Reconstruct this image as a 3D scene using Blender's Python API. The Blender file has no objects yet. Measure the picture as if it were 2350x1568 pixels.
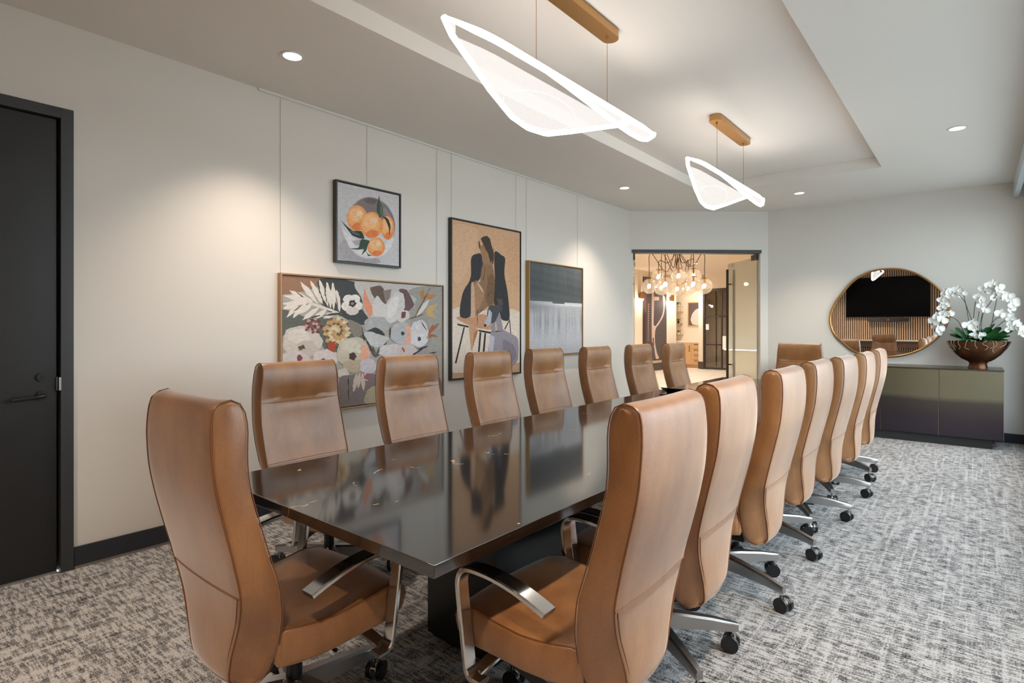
import bpy, bmesh, math, random
from mathutils import Vector, Matrix
random.seed(7)
PI = math.pi
S = bpy.context.scene
C = bpy.context.scene.collection

# ------------------------------------------------------------------ camera, world, lights, exposure
H = 1.33
cam_d = bpy.data.cameras.new('camera'); cam = bpy.data.objects.new('camera', cam_d); C.objects.link(cam)
cam.location = (0, 0, H)
YAW = math.radians(39.6)                      # view direction measured from +X towards +Y
cam.rotation_euler = (PI/2, 0, YAW - PI/2)
cam_d.sensor_width = 36.0
cam_d.lens = 36.0*1291/2350
cam_d.shift_y = -(784-749)/2350
cam_d.clip_start = 0.05
S.camera = cam

wd = bpy.data.worlds.new('daylight'); S.world = wd; wd.use_nodes = True
bg = wd.node_tree.nodes['Background']
bg.inputs['Color'].default_value = (0.81, 0.905, 1.0, 1); bg.inputs['Strength'].default_value = 5.6

S.view_settings.view_transform = 'Standard'; S.view_settings.look = 'None'
S.view_settings.gamma = 1.0; S.view_settings.exposure = 0.08
S.cycles.max_bounces = 10; S.cycles.diffuse_bounces = 5; S.cycles.glossy_bounces = 5
S.cycles.transmission_bounces = 8; S.cycles.transparent_max_bounces = 16
S.cycles.sample_clamp_indirect = 4.0; S.cycles.caustics_reflective = False; S.cycles.caustics_refractive = False
S.cycles.use_denoising = True

ZC = 2.973        # ceiling
XN, XF = -1.5, 8.57   # near (screen) wall, far (mirror) wall
YL, YR = 3.82, -0.50  # picture wall, window wall
CA, CB = (7.25, 3.82), (8.57, 2.316)          # corner wall with the glass doors

def light(name, kind, loc, energy, color, rot=(0,0,0), **kw):
    d = bpy.data.lights.new(name, kind); d.energy = energy; d.color = color
    for k, v in kw.items(): setattr(d, k, v)
    o = bpy.data.objects.new(name, d); o.location = loc; o.rotation_euler = rot; C.objects.link(o); return o
WIN_X = [1.92, 3.49, 5.06, 6.63, 8.2]
for i in range(4):                              # sky portals in the windows
    p = light('sky_portal', 'AREA', ((WIN_X[i]+WIN_X[i+1])/2, YR-0.14, 1.52), 10, (1,1,1), (PI/2, 0, 0), shape='RECTANGLE', size=1.49, size_y=2.4)
    p.data.cycles.is_portal = True
WARM = (1.0, 0.82, 0.66)

# ------------------------------------------------------------------ materials
def lin(c):
    return tuple(((v/255)/12.92 if v/255 <= .04045 else ((v/255+.055)/1.055)**2.4) for v in c)
def nodes(name):
    m = bpy.data.materials.new(name); m.use_nodes = True
    nt = m.node_tree; b = nt.nodes['Principled BSDF']
    def N(t, **kw):
        n = nt.nodes.new(t)
        for k, v in kw.items(): setattr(n, k, v)
        return n
    return m, nt, b, N, nt.links.new
def mat(name, rgb, rough=.5, metal=0, var=0, vscale=8, bump=0, bscale=60, spec=.5, coat=0):
    m, nt, b, N, L = nodes(name)
    c = lin(rgb)
    b.inputs['Base Color'].default_value = (*c, 1); b.inputs['Roughness'].default_value = rough
    b.inputs['Metallic'].default_value = metal; b.inputs['Specular IOR Level'].default_value = spec
    b.inputs['Coat Weight'].default_value = coat
    tc = N('ShaderNodeTexCoord')
    if var:
        n = N('ShaderNodeTexNoise'); n.inputs['Scale'].default_value = vscale; n.inputs['Detail'].default_value = 5
        L(tc.outputs['Object'], n.inputs['Vector'])
        r = N('ShaderNodeMix', data_type='RGBA'); L(n.outputs['Fac'], r.inputs[0])
        r.inputs[6].default_value = (*[v*(1-var) for v in c], 1); r.inputs[7].default_value = (*[min(1, v*(1+var)) for v in c], 1)
        L(r.outputs[2], b.inputs['Base Color'])
    if bump:
        n = N('ShaderNodeTexNoise'); n.inputs['Scale'].default_value = bscale; n.inputs['Detail'].default_value = 4
        L(tc.outputs['Object'], n.inputs['Vector'])
        bp = N('ShaderNodeBump'); bp.inputs['Strength'].default_value = bump; bp.inputs['Distance'].default_value = .002
        L(n.outputs['Fac'], bp.inputs['Height']); L(bp.outputs['Normal'], b.inputs['Normal'])
    return m
def emit(name, rgb, strength):
    m, nt, b, N, L = nodes(name)
    b.inputs['Base Color'].default_value = (*rgb, 1); b.inputs['Emission Color'].default_value = (*rgb, 1)
    b.inputs['Emission Strength'].default_value = strength; return m
def thin_glass(name, tint, refl=.08, rough=0.0, tintmix=0.0, body=(.7,.72,.66)):
    m, nt, b, N, L = nodes(name)
    out = nt.nodes['Material Output']; nt.nodes.remove(b)
    t = N('ShaderNodeBsdfTransparent'); t.inputs[0].default_value = (*tint, 1)
    g = N('ShaderNodeBsdfGlossy'); g.inputs['Roughness'].default_value = rough
    lw = N('ShaderNodeLayerWeight'); lw.inputs[0].default_value = .5
    pw = N('ShaderNodeMath', operation='POWER'); L(lw.outputs['Facing'], pw.inputs[0]); pw.inputs[1].default_value = 4.5
    fr = N('ShaderNodeMapRange'); L(pw.outputs[0], fr.inputs[0]); fr.inputs[3].default_value = refl*.5; fr.inputs[4].default_value = .85
    mx = N('ShaderNodeMixShader'); L(fr.outputs[0], mx.inputs[0])
    if tintmix:
        d = N('ShaderNodeBsdfDiffuse'); d.inputs[0].default_value = (*body, 1)
        m2 = N('ShaderNodeMixShader'); m2.inputs[0].default_value = tintmix
        L(t.outputs[0], m2.inputs[1]); L(d.outputs[0], m2.inputs[2]); L(m2.outputs[0], mx.inputs[1])
    else: L(t.outputs[0], mx.inputs[1])
    L(g.outputs[0], mx.inputs[2]); L(mx.outputs[0], out.inputs[0]); return m

M = {}
M['wall'] = mat('wall_paint', (222,218,211), .85, bump=.08, bscale=300, spec=.25)
M['ceiling'] = mat('ceiling_paint', (230,226,220), .9, spec=.2)
M['white'] = mat('white_paint', (228,226,220), .5)
M['black_door'] = mat('black_door_paint', (26,27,29), .42, var=.12, vscale=3, bump=.1, bscale=200)
M['black_trim'] = mat('charcoal_trim_paint', (52,55,58), .45)
M['base'] = mat('baseboard_vinyl', (38,42,50), .5)
M['grey_edge'] = mat('tackstrip_grey', (120,112,104), .7)
M['chrome'] = mat('polished_aluminium', (205,203,200), .16, 1)
M['alu_soft'] = mat('brushed_aluminium', (178,178,178), .3, 1)
M['black_plastic'] = mat('black_plastic', (20,20,22), .35)
M['tyre'] = mat('caster_black', (24,25,27), .3)
M['gold'] = mat('brushed_gold', (186,142,88), .32, 1)
M['gold_paint'] = mat('gold_frame_paint', (176,134,78), .4, .6)
M['oak'] = mat('oak_frame', (170,134,96), .5, var=.15, vscale=20)
M['black_frame'] = mat('black_frame_paint', (54,53,50), .45)
M['black_gap'] = mat('black_shadow_gap', (20,18,17), .8)
M['steel_line'] = mat('wire_steel', (150,148,142), .4, .3)
M['rail_white'] = mat('white_picture_rail', (222,222,218), .45)
M['stitch'] = mat('leather_piping', (122,76,42), .55)
M['moss'] = mat('moss', (60,92,36), .9, var=.4, vscale=60)
M['leaf'] = mat('orchid_leaf', (38,84,42), .35, var=.3, vscale=14)
M['stem'] = mat('orchid_stem', (48,54,36), .5)
M['petal'] = mat('orchid_petal', (240,240,238), .5)
M['lip'] = mat('orchid_lip', (232,226,200), .5)
M['root'] = mat('aerial_root', (176,166,132), .7)
M['bowl'] = mat('bronze_bowl', (92,58,38), .3, .75, var=.35, vscale=30, bump=.25, bscale=90)
M['steel'] = mat('bowl_steel_strip', (190,192,192), .2, 1)
M['bronze'] = mat('dark_bronze_metal', (98,94,82), .28, .95, var=.06, vscale=30)
def ombre_mat():  # base colour runs from plum grey at the bottom to olive at the top
    m, nt, b, N, L = nodes('graded_bronze')
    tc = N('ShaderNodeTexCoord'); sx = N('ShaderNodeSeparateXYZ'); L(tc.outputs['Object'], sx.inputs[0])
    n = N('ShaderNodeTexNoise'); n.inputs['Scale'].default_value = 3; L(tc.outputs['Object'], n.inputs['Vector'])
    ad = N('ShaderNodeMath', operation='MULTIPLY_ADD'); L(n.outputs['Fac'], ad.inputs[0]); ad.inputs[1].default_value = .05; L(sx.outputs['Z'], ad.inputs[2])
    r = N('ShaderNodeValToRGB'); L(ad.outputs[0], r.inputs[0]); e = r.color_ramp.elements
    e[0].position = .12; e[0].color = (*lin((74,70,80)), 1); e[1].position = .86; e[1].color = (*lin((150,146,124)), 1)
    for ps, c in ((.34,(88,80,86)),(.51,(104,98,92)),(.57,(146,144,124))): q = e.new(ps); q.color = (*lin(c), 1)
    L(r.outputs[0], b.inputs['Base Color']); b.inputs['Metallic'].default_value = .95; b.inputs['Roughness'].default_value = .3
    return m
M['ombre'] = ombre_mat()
M['bronze_edge'] = mat('bronze_edge', (168,162,138), .3, 1)
M['plinth'] = mat('black_plinth', (38,39,40), .6)
M['mirror'] = mat('mirror_silver', (238,238,236), .01, 1)
M['screen'] = mat('tv_screen', (3,3,4), .3, spec=.1)
M['tv_bezel'] = mat('tv_bezel', (22,22,24), .4)
M['slat'] = mat('wood_slat', (222,186,152), .55, var=.15, vscale=12)
M['slat_back'] = mat('acoustic_felt', (22,20,20), .95)
M['walnut'] = mat('walnut_console', (92,68,54), .5, var=.2, vscale=12)
M['fabric_grey'] = mat('dark_grey_grille', (64,62,62), .8)
M['shade'] = mat('roller_shade_fascia', (196,204,208), .4, .3)
M['win_frame'] = mat('window_frame', (60,62,64), .4, .4)
M['win_glass'] = thin_glass('window_glass', (.96,.98,.97))
M['door_glass'] = thin_glass('door_glass', (.90,.93,.92), tintmix=.34, body=(.72,.73,.69))
M['smoke_glass'] = thin_glass('smoked_glass', (.66,.63,.60))
M['globe_glass'] = thin_glass('ribbed_globe_glass', (.93,.91,.88), rough=.05, refl=.2, tintmix=.22, body=(1,.92,.84))
M['lobby_wall'] = mat('lobby_wall_paint', (236,224,206), .85)
M['lobby_ceiling'] = mat('lobby_ceiling_paint', (238,224,208), .9)
M['lobby_base'] = mat('lobby_baseboard', (78,68,60), .6)
M['pale_oak'] = mat('pale_oak_cabinet', (214,172,126), .5, var=.08, vscale=10)
M['quartz'] = mat('white_quartz', (238,234,226), .3)
M['dark_metal'] = mat('dark_bronze_frame', (62,54,48), .45, .3)
M['cord'] = mat('brown_cord', (70,46,28), .7)
M['bulb'] = emit('bulb_glow', (1, .84, .64), 40)
M['led'] = emit('led_diffuser', (1, .90, .82), 11)
M['led_strip'] = emit('led_strip', (1, .9, .75), 12)
M['down_glow'] = emit('downlight_glow', (1, .95, .9), 5)
M['paper'] = mat('paper_notice', (214,224,228), .6)
M['paving'] = mat('outdoor_paving', (172,174,173), .95, var=.1, vscale=1.5)
M['dark_panel'] = mat('lobby_art_ground', (88,80,82), .7, var=.12, vscale=6)
M['table_base'] = mat('black_table_base', (16,16,17), .3)

def leather_mat():
    m, nt, b, N, L = nodes('tan_leather')
    tc = N('ShaderNodeTexCoord'); oi = N('ShaderNodeObjectInfo')
    off = N('ShaderNodeVectorMath', operation='MULTIPLY_ADD'); L(oi.outputs['Random'], off.inputs[0])
    off.inputs[1].default_value = (17, 9, 5); L(tc.outputs['Object'], off.inputs[2])
    n1 = N('ShaderNodeTexNoise'); n1.inputs['Scale'].default_value = 4.5; n1.inputs['Detail'].default_value = 6; n1.inputs['Roughness'].default_value = .6
    mp = N('ShaderNodeMapping'); mp.inputs['Scale'].default_value = (1.6, 1.6, .7); L(off.outputs[0], mp.inputs[0]); L(mp.outputs[0], n1.inputs['Vector'])
    r = N('ShaderNodeValToRGB'); L(n1.outputs['Fac'], r.inputs[0])
    r.color_ramp.elements[0].position = .28; r.color_ramp.elements[0].color = (*lin((126,79,38)), 1)
    r.color_ramp.elements[1].position = .74; r.color_ramp.elements[1].color = (*lin((170,119,68)), 1)
    n2 = N('ShaderNodeTexNoise'); n2.inputs['Scale'].default_value = 170; n2.inputs['Detail'].default_value = 2; L(off.outputs[0], n2.inputs['Vector'])
    mx = N('ShaderNodeMix', data_type='RGBA', blend_type='MULTIPLY'); mx.inputs[0].default_value = .35
    L(r.outputs[0], mx.inputs[6]); L(n2.outputs['Fac'], mx.inputs[7]); 
    hs = N('ShaderNodeHueSaturation'); hs.inputs['Value'].default_value = 1.18; L(mx.outputs[2], hs.inputs['Color'])
    L(hs.outputs[0], b.inputs['Base Color'])
    v = N('ShaderNodeTexVoronoi', feature='DISTANCE_TO_EDGE'); v.inputs['Scale'].default_value = 330; L(off.outputs[0], v.inputs['Vector'])
    bp = N('ShaderNodeBump'); bp.inputs['Strength'].default_value = .35; bp.inputs['Distance'].default_value = .0012
    L(v.outputs['Distance'], bp.inputs['Height']); L(bp.outputs[0], b.inputs['Normal'])
    b.inputs['Roughness'].default_value = .42; b.inputs['Specular IOR Level'].default_value = .85
    b.inputs['Coat Weight'].default_value = .3; b.inputs['Coat Roughness'].default_value = .34
    b.inputs['Sheen Weight'].default_value = .6; b.inputs['Sheen Roughness'].default_value = .35
    return m
M['leather'] = leather_mat()

def stone_mat():
    m, nt, b, N, L = nodes('black_stone_gold_vein')
    tc = N('ShaderNodeTexCoord')
    n = N('ShaderNodeTexNoise'); n.inputs['Scale'].default_value = 2.2; n.inputs['Detail'].default_value = 8; L(tc.outputs['Object'], n.inputs['Vector'])
    ad = N('ShaderNodeMix', data_type='RGBA'); ad.inputs[0].default_value = .42; L(tc.outputs['Object'], ad.inputs[6]); L(n.outputs['Color'], ad.inputs[7])
    v = N('ShaderNodeTexVoronoi', feature='DISTANCE_TO_EDGE'); v.inputs['Scale'].default_value = 2.6; L(ad.outputs[2], v.inputs['Vector'])
    vr = N('ShaderNodeMath', operation='LESS_THAN'); vr.inputs[1].default_value = .004; L(v.outputs['Distance'], vr.inputs[0])
    n2 = N('ShaderNodeTexNoise'); n2.inputs['Scale'].default_value = 7.0; n2.inputs['Detail'].default_value = 5; L(tc.outputs['Object'], n2.inputs['Vector'])
    gt = N('ShaderNodeMath', operation='GREATER_THAN'); gt.inputs[1].default_value = .60; L(n2.outputs['Fac'], gt.inputs[0])
    mu = N('ShaderNodeMath', operation='MULTIPLY'); L(vr.outputs[0], mu.inputs[0]); L(gt.outputs[0], mu.inputs[1])
    v2 = N('ShaderNodeTexVoronoi'); v2.inputs['Scale'].default_value = 26; L(tc.outputs['Object'], v2.inputs['Vector'])
    sp = N('ShaderNodeMath', operation='LESS_THAN'); sp.inputs[1].default_value = .03; L(v2.outputs['Distance'], sp.inputs[0])
    mxv = N('ShaderNodeMath', operation='MAXIMUM'); L(mu.outputs[0], mxv.inputs[0]); L(sp.outputs[0], mxv.inputs[1])
    mx = N('ShaderNodeMix', data_type='RGBA'); L(mxv.outputs[0], mx.inputs[0])
    mx.inputs[6].default_value = (*lin((24,20,19)), 1); mx.inputs[7].default_value = (*lin((214,176,120)), 1)
    L(mx.outputs[2], b.inputs['Base Color']); b.inputs['Roughness'].default_value = .085
    b.inputs['IOR'].default_value = 2.2
    return m
M['stone'] = stone_mat()

def carpet_mat():
    m, nt, b, N, L = nodes('tweed_carpet')
    g = N('ShaderNodeNewGeometry')
    def noise(sx, sy, sc, det=3, ro=.6):
        mp = N('ShaderNodeMapping'); mp.inputs['Scale'].default_value = (sx, sy, 1); L(g.outputs['Position'], mp.inputs[0])
        n = N('ShaderNodeTexNoise'); n.inputs['Scale'].default_value = sc; n.inputs['Detail'].default_value = det; n.inputs['Roughness'].default_value = ro
        L(mp.outputs[0], n.inputs['Vector']); return n.outputs['Fac']
    def mth(op, a, bv):
        n = N('ShaderNodeMath', operation=op)
        for i, x in enumerate((a, bv)):
            if isinstance(x, (int, float)): n.inputs[i].default_value = x
            else: L(x, n.inputs[i])
        return n.outputs[0]
    def step(x, lo, hi):
        n = N('ShaderNodeMapRange', interpolation_type='SMOOTHSTEP'); n.inputs[1].default_value = lo; n.inputs[2].default_value = hi; L(x, n.inputs[0]); return n.outputs[0]
    thread = step(noise(1.3, 44, 1.0, 3, .55), .50, .74)      # thin light threads running along the room
    cross = step(noise(70, 11, 1.0, 4, .65), .42, .60)      # short dark dashes across them
    weave = noise(11, 24, 1.0, 5, .68)
    fine = noise(190, 150, 1.0, 2)
    big = noise(1.1, 1.1, 1.0, 2)
    s = mth('ADD', mth('MULTIPLY', thread, .14), mth('MULTIPLY', cross, .20))
    s = mth('ADD', s, mth('MULTIPLY', weave, .62)); s = mth('ADD', s, mth('MULTIPLY', fine, .80)); s = mth('ADD', s, mth('MULTIPLY', big, .16))
    s = mth('SUBTRACT', s, .275)
    r = N('ShaderNodeValToRGB'); L(s, r.inputs[0])
    e = r.color_ramp.elements
    e[0].position = .39; e[0].color = (*lin((50,51,55)), 1); e[1].position = .71; e[1].color = (*lin((180,179,178)), 1)
    x = r.color_ramp.elements.new(.55); x.color = (*lin((122,121,121)), 1)
    L(r.outputs[0], b.inputs['Base Color']); b.inputs['Roughness'].default_value = .95; b.inputs['Specular IOR Level'].default_value = .1
    bp = N('ShaderNodeBump'); bp.inputs['Strength'].default_value = .5; bp.inputs['Distance'].default_value = .004; L(fine, bp.inputs['Height']); L(bp.outputs[0], b.inputs['Normal'])
    return m
M['carpet'] = carpet_mat()

def tile_mat():
    m, nt, b, N, L = nodes('pale_plank_tile')
    g = N('ShaderNodeNewGeometry'); mp = N('ShaderNodeMapping'); mp.inputs['Scale'].default_value = (.7, 8, 1); L(g.outputs['Position'], mp.inputs[0])
    n = N('ShaderNodeTexNoise'); n.inputs['Scale'].default_value = 2; n.inputs['Detail'].default_value = 5; L(mp.outputs[0], n.inputs['Vector'])
    r = N('ShaderNodeValToRGB'); L(n.outputs['Fac'], r.inputs[0])
    r.color_ramp.elements[0].position = .3; r.color_ramp.elements[0].color = (*lin((206,194,178)), 1)
    r.color_ramp.elements[1].position = .7; r.color_ramp.elements[1].color = (*lin((232,222,208)), 1)
    L(r.outputs[0], b.inputs['Base Color']); b.inputs['Roughness'].default_value = .35; return m
M['tile'] = tile_mat()

def canvas_mat():
    m, nt, b, N, L = nodes('painted_canvas')
    a = N('ShaderNodeVertexColor', layer_name='paint'); tc = N('ShaderNodeTexCoord')
    n = N('ShaderNodeTexNoise'); n.inputs['Scale'].default_value = 22; n.inputs['Detail'].default_value = 6
    mp = N('ShaderNodeMapping'); mp.inputs['Scale'].default_value = (1, 1, 2.2); L(tc.outputs['Object'], mp.inputs[0]); L(mp.outputs[0], n.inputs['Vector'])
    mr = N('ShaderNodeMapRange'); mr.inputs[1].default_value = .3; mr.inputs[2].default_value = .7; mr.inputs[3].default_value = .88; mr.inputs[4].default_value = 1.06; L(n.outputs['Fac'], mr.inputs[0])
    mx = N('ShaderNodeMix', data_type='RGBA', blend_type='MULTIPLY'); mx.inputs[0].default_value = 1; L(a.outputs['Color'], mx.inputs[6]); L(mr.outputs[0], mx.inputs[7])
    L(mx.outputs[2], b.inputs['Base Color']); b.inputs['Roughness'].default_value = .65; b.inputs['Specular IOR Level'].default_value = .3
    bp = N('ShaderNodeBump'); bp.inputs['Strength'].default_value = .15; bp.inputs['Distance'].default_value = .002; L(n.outputs['Fac'], bp.inputs['Height']); L(bp.outputs[0], b.inputs['Normal'])
    return m
M['canvas'] = canvas_mat()

def acrylic_mat():
    m, nt, b, N, L = nodes('lit_etched_acrylic')
    out = nt.nodes['Material Output']; nt.nodes.remove(b)
    tc = N('ShaderNodeTexCoord')
    w = N('ShaderNodeTexWave', wave_type='BANDS', bands_direction='X'); w.inputs['Scale'].default_value = 26; L(tc.outputs['Object'], w.inputs['Vector'])
    mr = N('ShaderNodeMapRange'); mr.inputs[3].default_value = .62; mr.inputs[4].default_value = .88; L(w.outputs['Fac'], mr.inputs[0])
    t = N('ShaderNodeBsdfTransparent'); t.inputs[0].default_value = (.97, .96, .95, 1)
    e = N('ShaderNodeEmission'); e.inputs[0].default_value = (1, .95, .91, 1); e.inputs[1].default_value = 1.1
    mx = N('ShaderNodeMixShader'); L(mr.outputs[0], mx.inputs[0]); L(t.outputs[0], mx.inputs[1]); L(e.outputs[0], mx.inputs[2])
    L(mx.outputs[0], out.inputs[0]); return m
M['acrylic'] = acrylic_mat()
M['etch'] = emit('etched_line_glow', (1, .96, .93), 1.15)

# ------------------------------------------------------------------ mesh helpers
class MB:
    def __init__(s): s.v = []; s.f = []; s.mi = []; s.bev = False
    def add(s, vs, fs, mi=0):
        o = len(s.v); s.v += [tuple(p) for p in vs]
        for f in fs: s.f.append(tuple(i+o for i in f)); s.mi.append(mi)
        return s
    def box(s, a, b, mi=0, bev=0):
        x0,x1 = sorted((a[0],b[0])); y0,y1 = sorted((a[1],b[1])); z0,z1 = sorted((a[2],b[2]))
        if bev:
            s.bev = True; bm = bmesh.new(); bmesh.ops.create_cube(bm, size=1)
            bmesh.ops.transform(bm, matrix=Matrix.Translation(((x0+x1)/2,(y0+y1)/2,(z0+z1)/2)) @ Matrix.Diagonal((x1-x0,y1-y0,z1-z0,1)), verts=bm.verts)
            bmesh.ops.bevel(bm, geom=bm.edges[:], offset=bev, segments=2, affect='EDGES', profile=.5)
            bm.verts.index_update()
            s.add([v.co for v in bm.verts], [[v.index for v in f.verts] for f in bm.faces], mi); bm.free(); return s
        vs = [(x0,y0,z0),(x1,y0,z0),(x1,y1,z0),(x0,y1,z0),(x0,y0,z1),(x1,y0,z1),(x1,y1,z1),(x0,y1,z1)]
        return s.add(vs, [(0,3,2,1),(4,5,6,7),(0,1,5,4),(1,2,6,5),(2,3,7,6),(3,0,4,7)], mi)
    def obox(s, A, B, t0, t1, z0, z1, s0=0, s1=None, mi=0):
        """box along the plan line A->B between distances s0..s1, offsets t0..t1 to its left"""
        A = Vector(A); B = Vector(B); d = (B-A); Ln = d.length; d /= Ln; n = Vector((-d.y, d.x))
        if s1 is None: s1 = Ln
        P = [A+d*a+n*t for a, t in ((s0,t0),(s1,t0),(s1,t1),(s0,t1))]
        vs = [(p.x,p.y,z) for z in (z0,z1) for p in P]
        return s.add(vs, [(0,3,2,1),(4,5,6,7),(0,1,5,4),(1,2,6,5),(2,3,7,6),(3,0,4,7)], mi)
    def prism(s, pts, z0, z1, mi=0):
        n = len(pts); vs = [(x,y,z0) for x,y in pts]+[(x,y,z1) for x,y in pts]
        fs = [tuple(range(n))[::-1], tuple(range(n,2*n))]+[(i,(i+1)%n,(i+1)%n+n,i+n) for i in range(n)]
        return s.add(vs, fs, mi)
    def tube(s, pts, r, n=8, mi=0, closed=False, caps=True):
        pts = [Vector(p) for p in pts]; m = len(pts); rs = r if isinstance(r, (list,tuple)) else [r]*m
        rings = []; up = None
        for i, p in enumerate(pts):
            a = pts[(i-1) % m] if (closed or i > 0) else p; b = pts[(i+1) % m] if (closed or i < m-1) else p
            t = (b-a).normalized()
            if up is None: up = t.orthogonal().normalized()
            up = (up - t*up.dot(t)); up = up.normalized() if up.length > 1e-6 else t.orthogonal().normalized()
            sd = t.cross(up)
            rings.append([p + (up*math.cos(k*2*PI/n)+sd*math.sin(k*2*PI/n))*rs[i] for k in range(n)])
        o = [v for R in rings for v in R]; fs = []
        for i in range(m if closed else m-1):
            j = (i+1) % m
            fs += [(i*n+k, i*n+(k+1)%n, j*n+(k+1)%n, j*n+k) for k in range(n)]
        if caps and not closed: fs += [tuple(range(n))[::-1], tuple(range((m-1)*n, m*n))]
        return s.add(o, fs, mi)
    def lathe(s, prof, c=(0,0,0), n=24, mi=0, sx=1, sy=1, cap=True):
        vs = [(c[0]+r*math.cos(k*2*PI/n)*sx, c[1]+r*math.sin(k*2*PI/n)*sy, c[2]+z) for r, z in prof for k in range(n)]
        fs = [(i*n+k, i*n+(k+1)%n, (i+1)*n+(k+1)%n, (i+1)*n+k) for i in range(len(prof)-1) for k in range(n)]
        if cap: fs += [tuple(range(n))[::-1], tuple(range((len(prof)-1)*n, len(prof)*n))]
        return s.add(vs, fs, mi)
    def sphere(s, c, r, n=12, m=8, mi=0, sc=(1,1,1)):
        prof = [(max(1e-4, r*math.sin(PI*i/m)), -r*math.cos(PI*i/m)*sc[2]) for i in range(m+1)]
        return s.lathe(prof, c, n, mi, sc[0], sc[1])
    def disc(s, c, axis, r, h, n=20, mi=0):
        """short cylinder centred at c along axis"""
        a = Vector(axis).normalized(); c = Vector(c)
        return s.tube([c-a*h/2, c+a*h/2], r, n, mi)
    def sweep(s, path, wid, thk, xax, mi=0):
        """flat bar: path points, half widths along xax, half thickness along normal"""
        xax = Vector(xax); P = [Vector(p) for p in path]; m = len(P); n = 8; V = []
        for i, p in enumerate(P):
            t = (P[min(i+1,m-1)]-P[max(i-1,0)]).normalized(); nr = t.cross(xax).normalized(); xa = nr.cross(t).normalized()
            w = wid[i] if isinstance(wid, list) else wid; h = thk[i] if isinstance(thk, list) else thk; b = min(w, h)*.45
            for a, c2 in ((-w,-h+b),(-w+b,-h),(w-b,-h),(w,-h+b),(w,h-b),(w-b,h),(-w+b,h),(-w,h-b)): V.append(p+xa*a+nr*c2)
        fs = [(i*n+k, i*n+(k+1)%n, (i+1)*n+(k+1)%n, (i+1)*n+k) for i in range(m-1) for k in range(n)]
        fs += [tuple(range(n))[::-1], tuple(range((m-1)*n, m*n))]
        return s.add(V, fs, mi)
    def build(s, name, mats, parent=None, smooth=35):
        me = bpy.data.meshes.new(name); me.from_pydata(s.v, [], s.f)
        mats = mats if isinstance(mats, (list,tuple)) else [mats]
        for m in mats: me.materials.append(m if not isinstance(m, str) else M[m])
        me.polygons.foreach_set('material_index', s.mi)
        bm = bmesh.new(); bm.from_mesh(me); bmesh.ops.recalc_face_normals(bm, faces=bm.faces[:]); bm.to_mesh(me); bm.free()
        if smooth:
            me.polygons.foreach_set('use_smooth', [True]*len(me.polygons)); me.set_sharp_from_angle(angle=math.radians(smooth))
        me.update(); o = bpy.data.objects.new(name, me); C.objects.link(o)
        if s.bev and smooth: o.modifiers.new('weighted_normals', 'WEIGHTED_NORMAL').keep_sharp = True
        if parent: o.parent = parent
        return o
def tag(o, label, cat=None, group=None, kind=None):
    if label: o['label'] = label
    if cat: o['category'] = cat
    if group: o['group'] = group
    if kind: o['kind'] = kind
    return o
def thing(name, label, cat, loc=(0,0,0), rz=0, group=None, kind=None):
    o = bpy.data.objects.new(name, None); C.objects.link(o); o.location = loc; o.rotation_euler = (0,0,rz); o.empty_display_size = .1
    return tag(o, label, cat, group, kind)
def struct(o, label=None): o['kind'] = 'structure'; return tag(o, label)
def kids(o): return [c for c in o.children]
def dup(o, parent=None):
    c = o.copy(); C.objects.link(c); c.parent = parent
    for ch in kids(o): dup(ch, c)
    return c
def crom(pts, n=6, closed=True, ten=1.0):
    P = [Vector(p) for p in pts]; m = len(P); out = []
    for i in range(m if closed else m-1):
        g = (lambda k: P[k % m]) if closed else (lambda k: P[max(0, min(m-1, k))])
        a, b, c, d = g(i-1), g(i), g(i+1), g(i+2)
        for k in range(n):
            t = k/n; q = .5*((2*b)+(c-a)*t+(2*a-5*b+4*c-d)*t*t+(3*b-a-3*c+d)*t**3)
            out.append(q if ten == 1 else b.lerp(c, t).lerp(q, ten))
    if not closed: out.append(P[-1])
    return out
def resample(pts, n):
    P = [Vector(p) for p in pts]; L = [0]
    for a, b in zip(P, P[1:]): L.append(L[-1]+(b-a).length)
    out = []; j = 0
    for i in range(n):
        t = L[-1]*i/(n-1)
        while j < len(P)-2 and L[j+1] < t: j += 1
        seg = L[j+1]-L[j]; out.append(P[j].lerp(P[j+1], (t-L[j])/seg if seg else 0))
    return out
def interp(x, xs, ys):
    if x <= xs[0]: return ys[0]
    for i in range(1, len(xs)):
        if x <= xs[i]: return ys[i-1]+(ys[i]-ys[i-1])*(x-xs[i-1])/(xs[i]-xs[i-1])
    return ys[-1]

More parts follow.
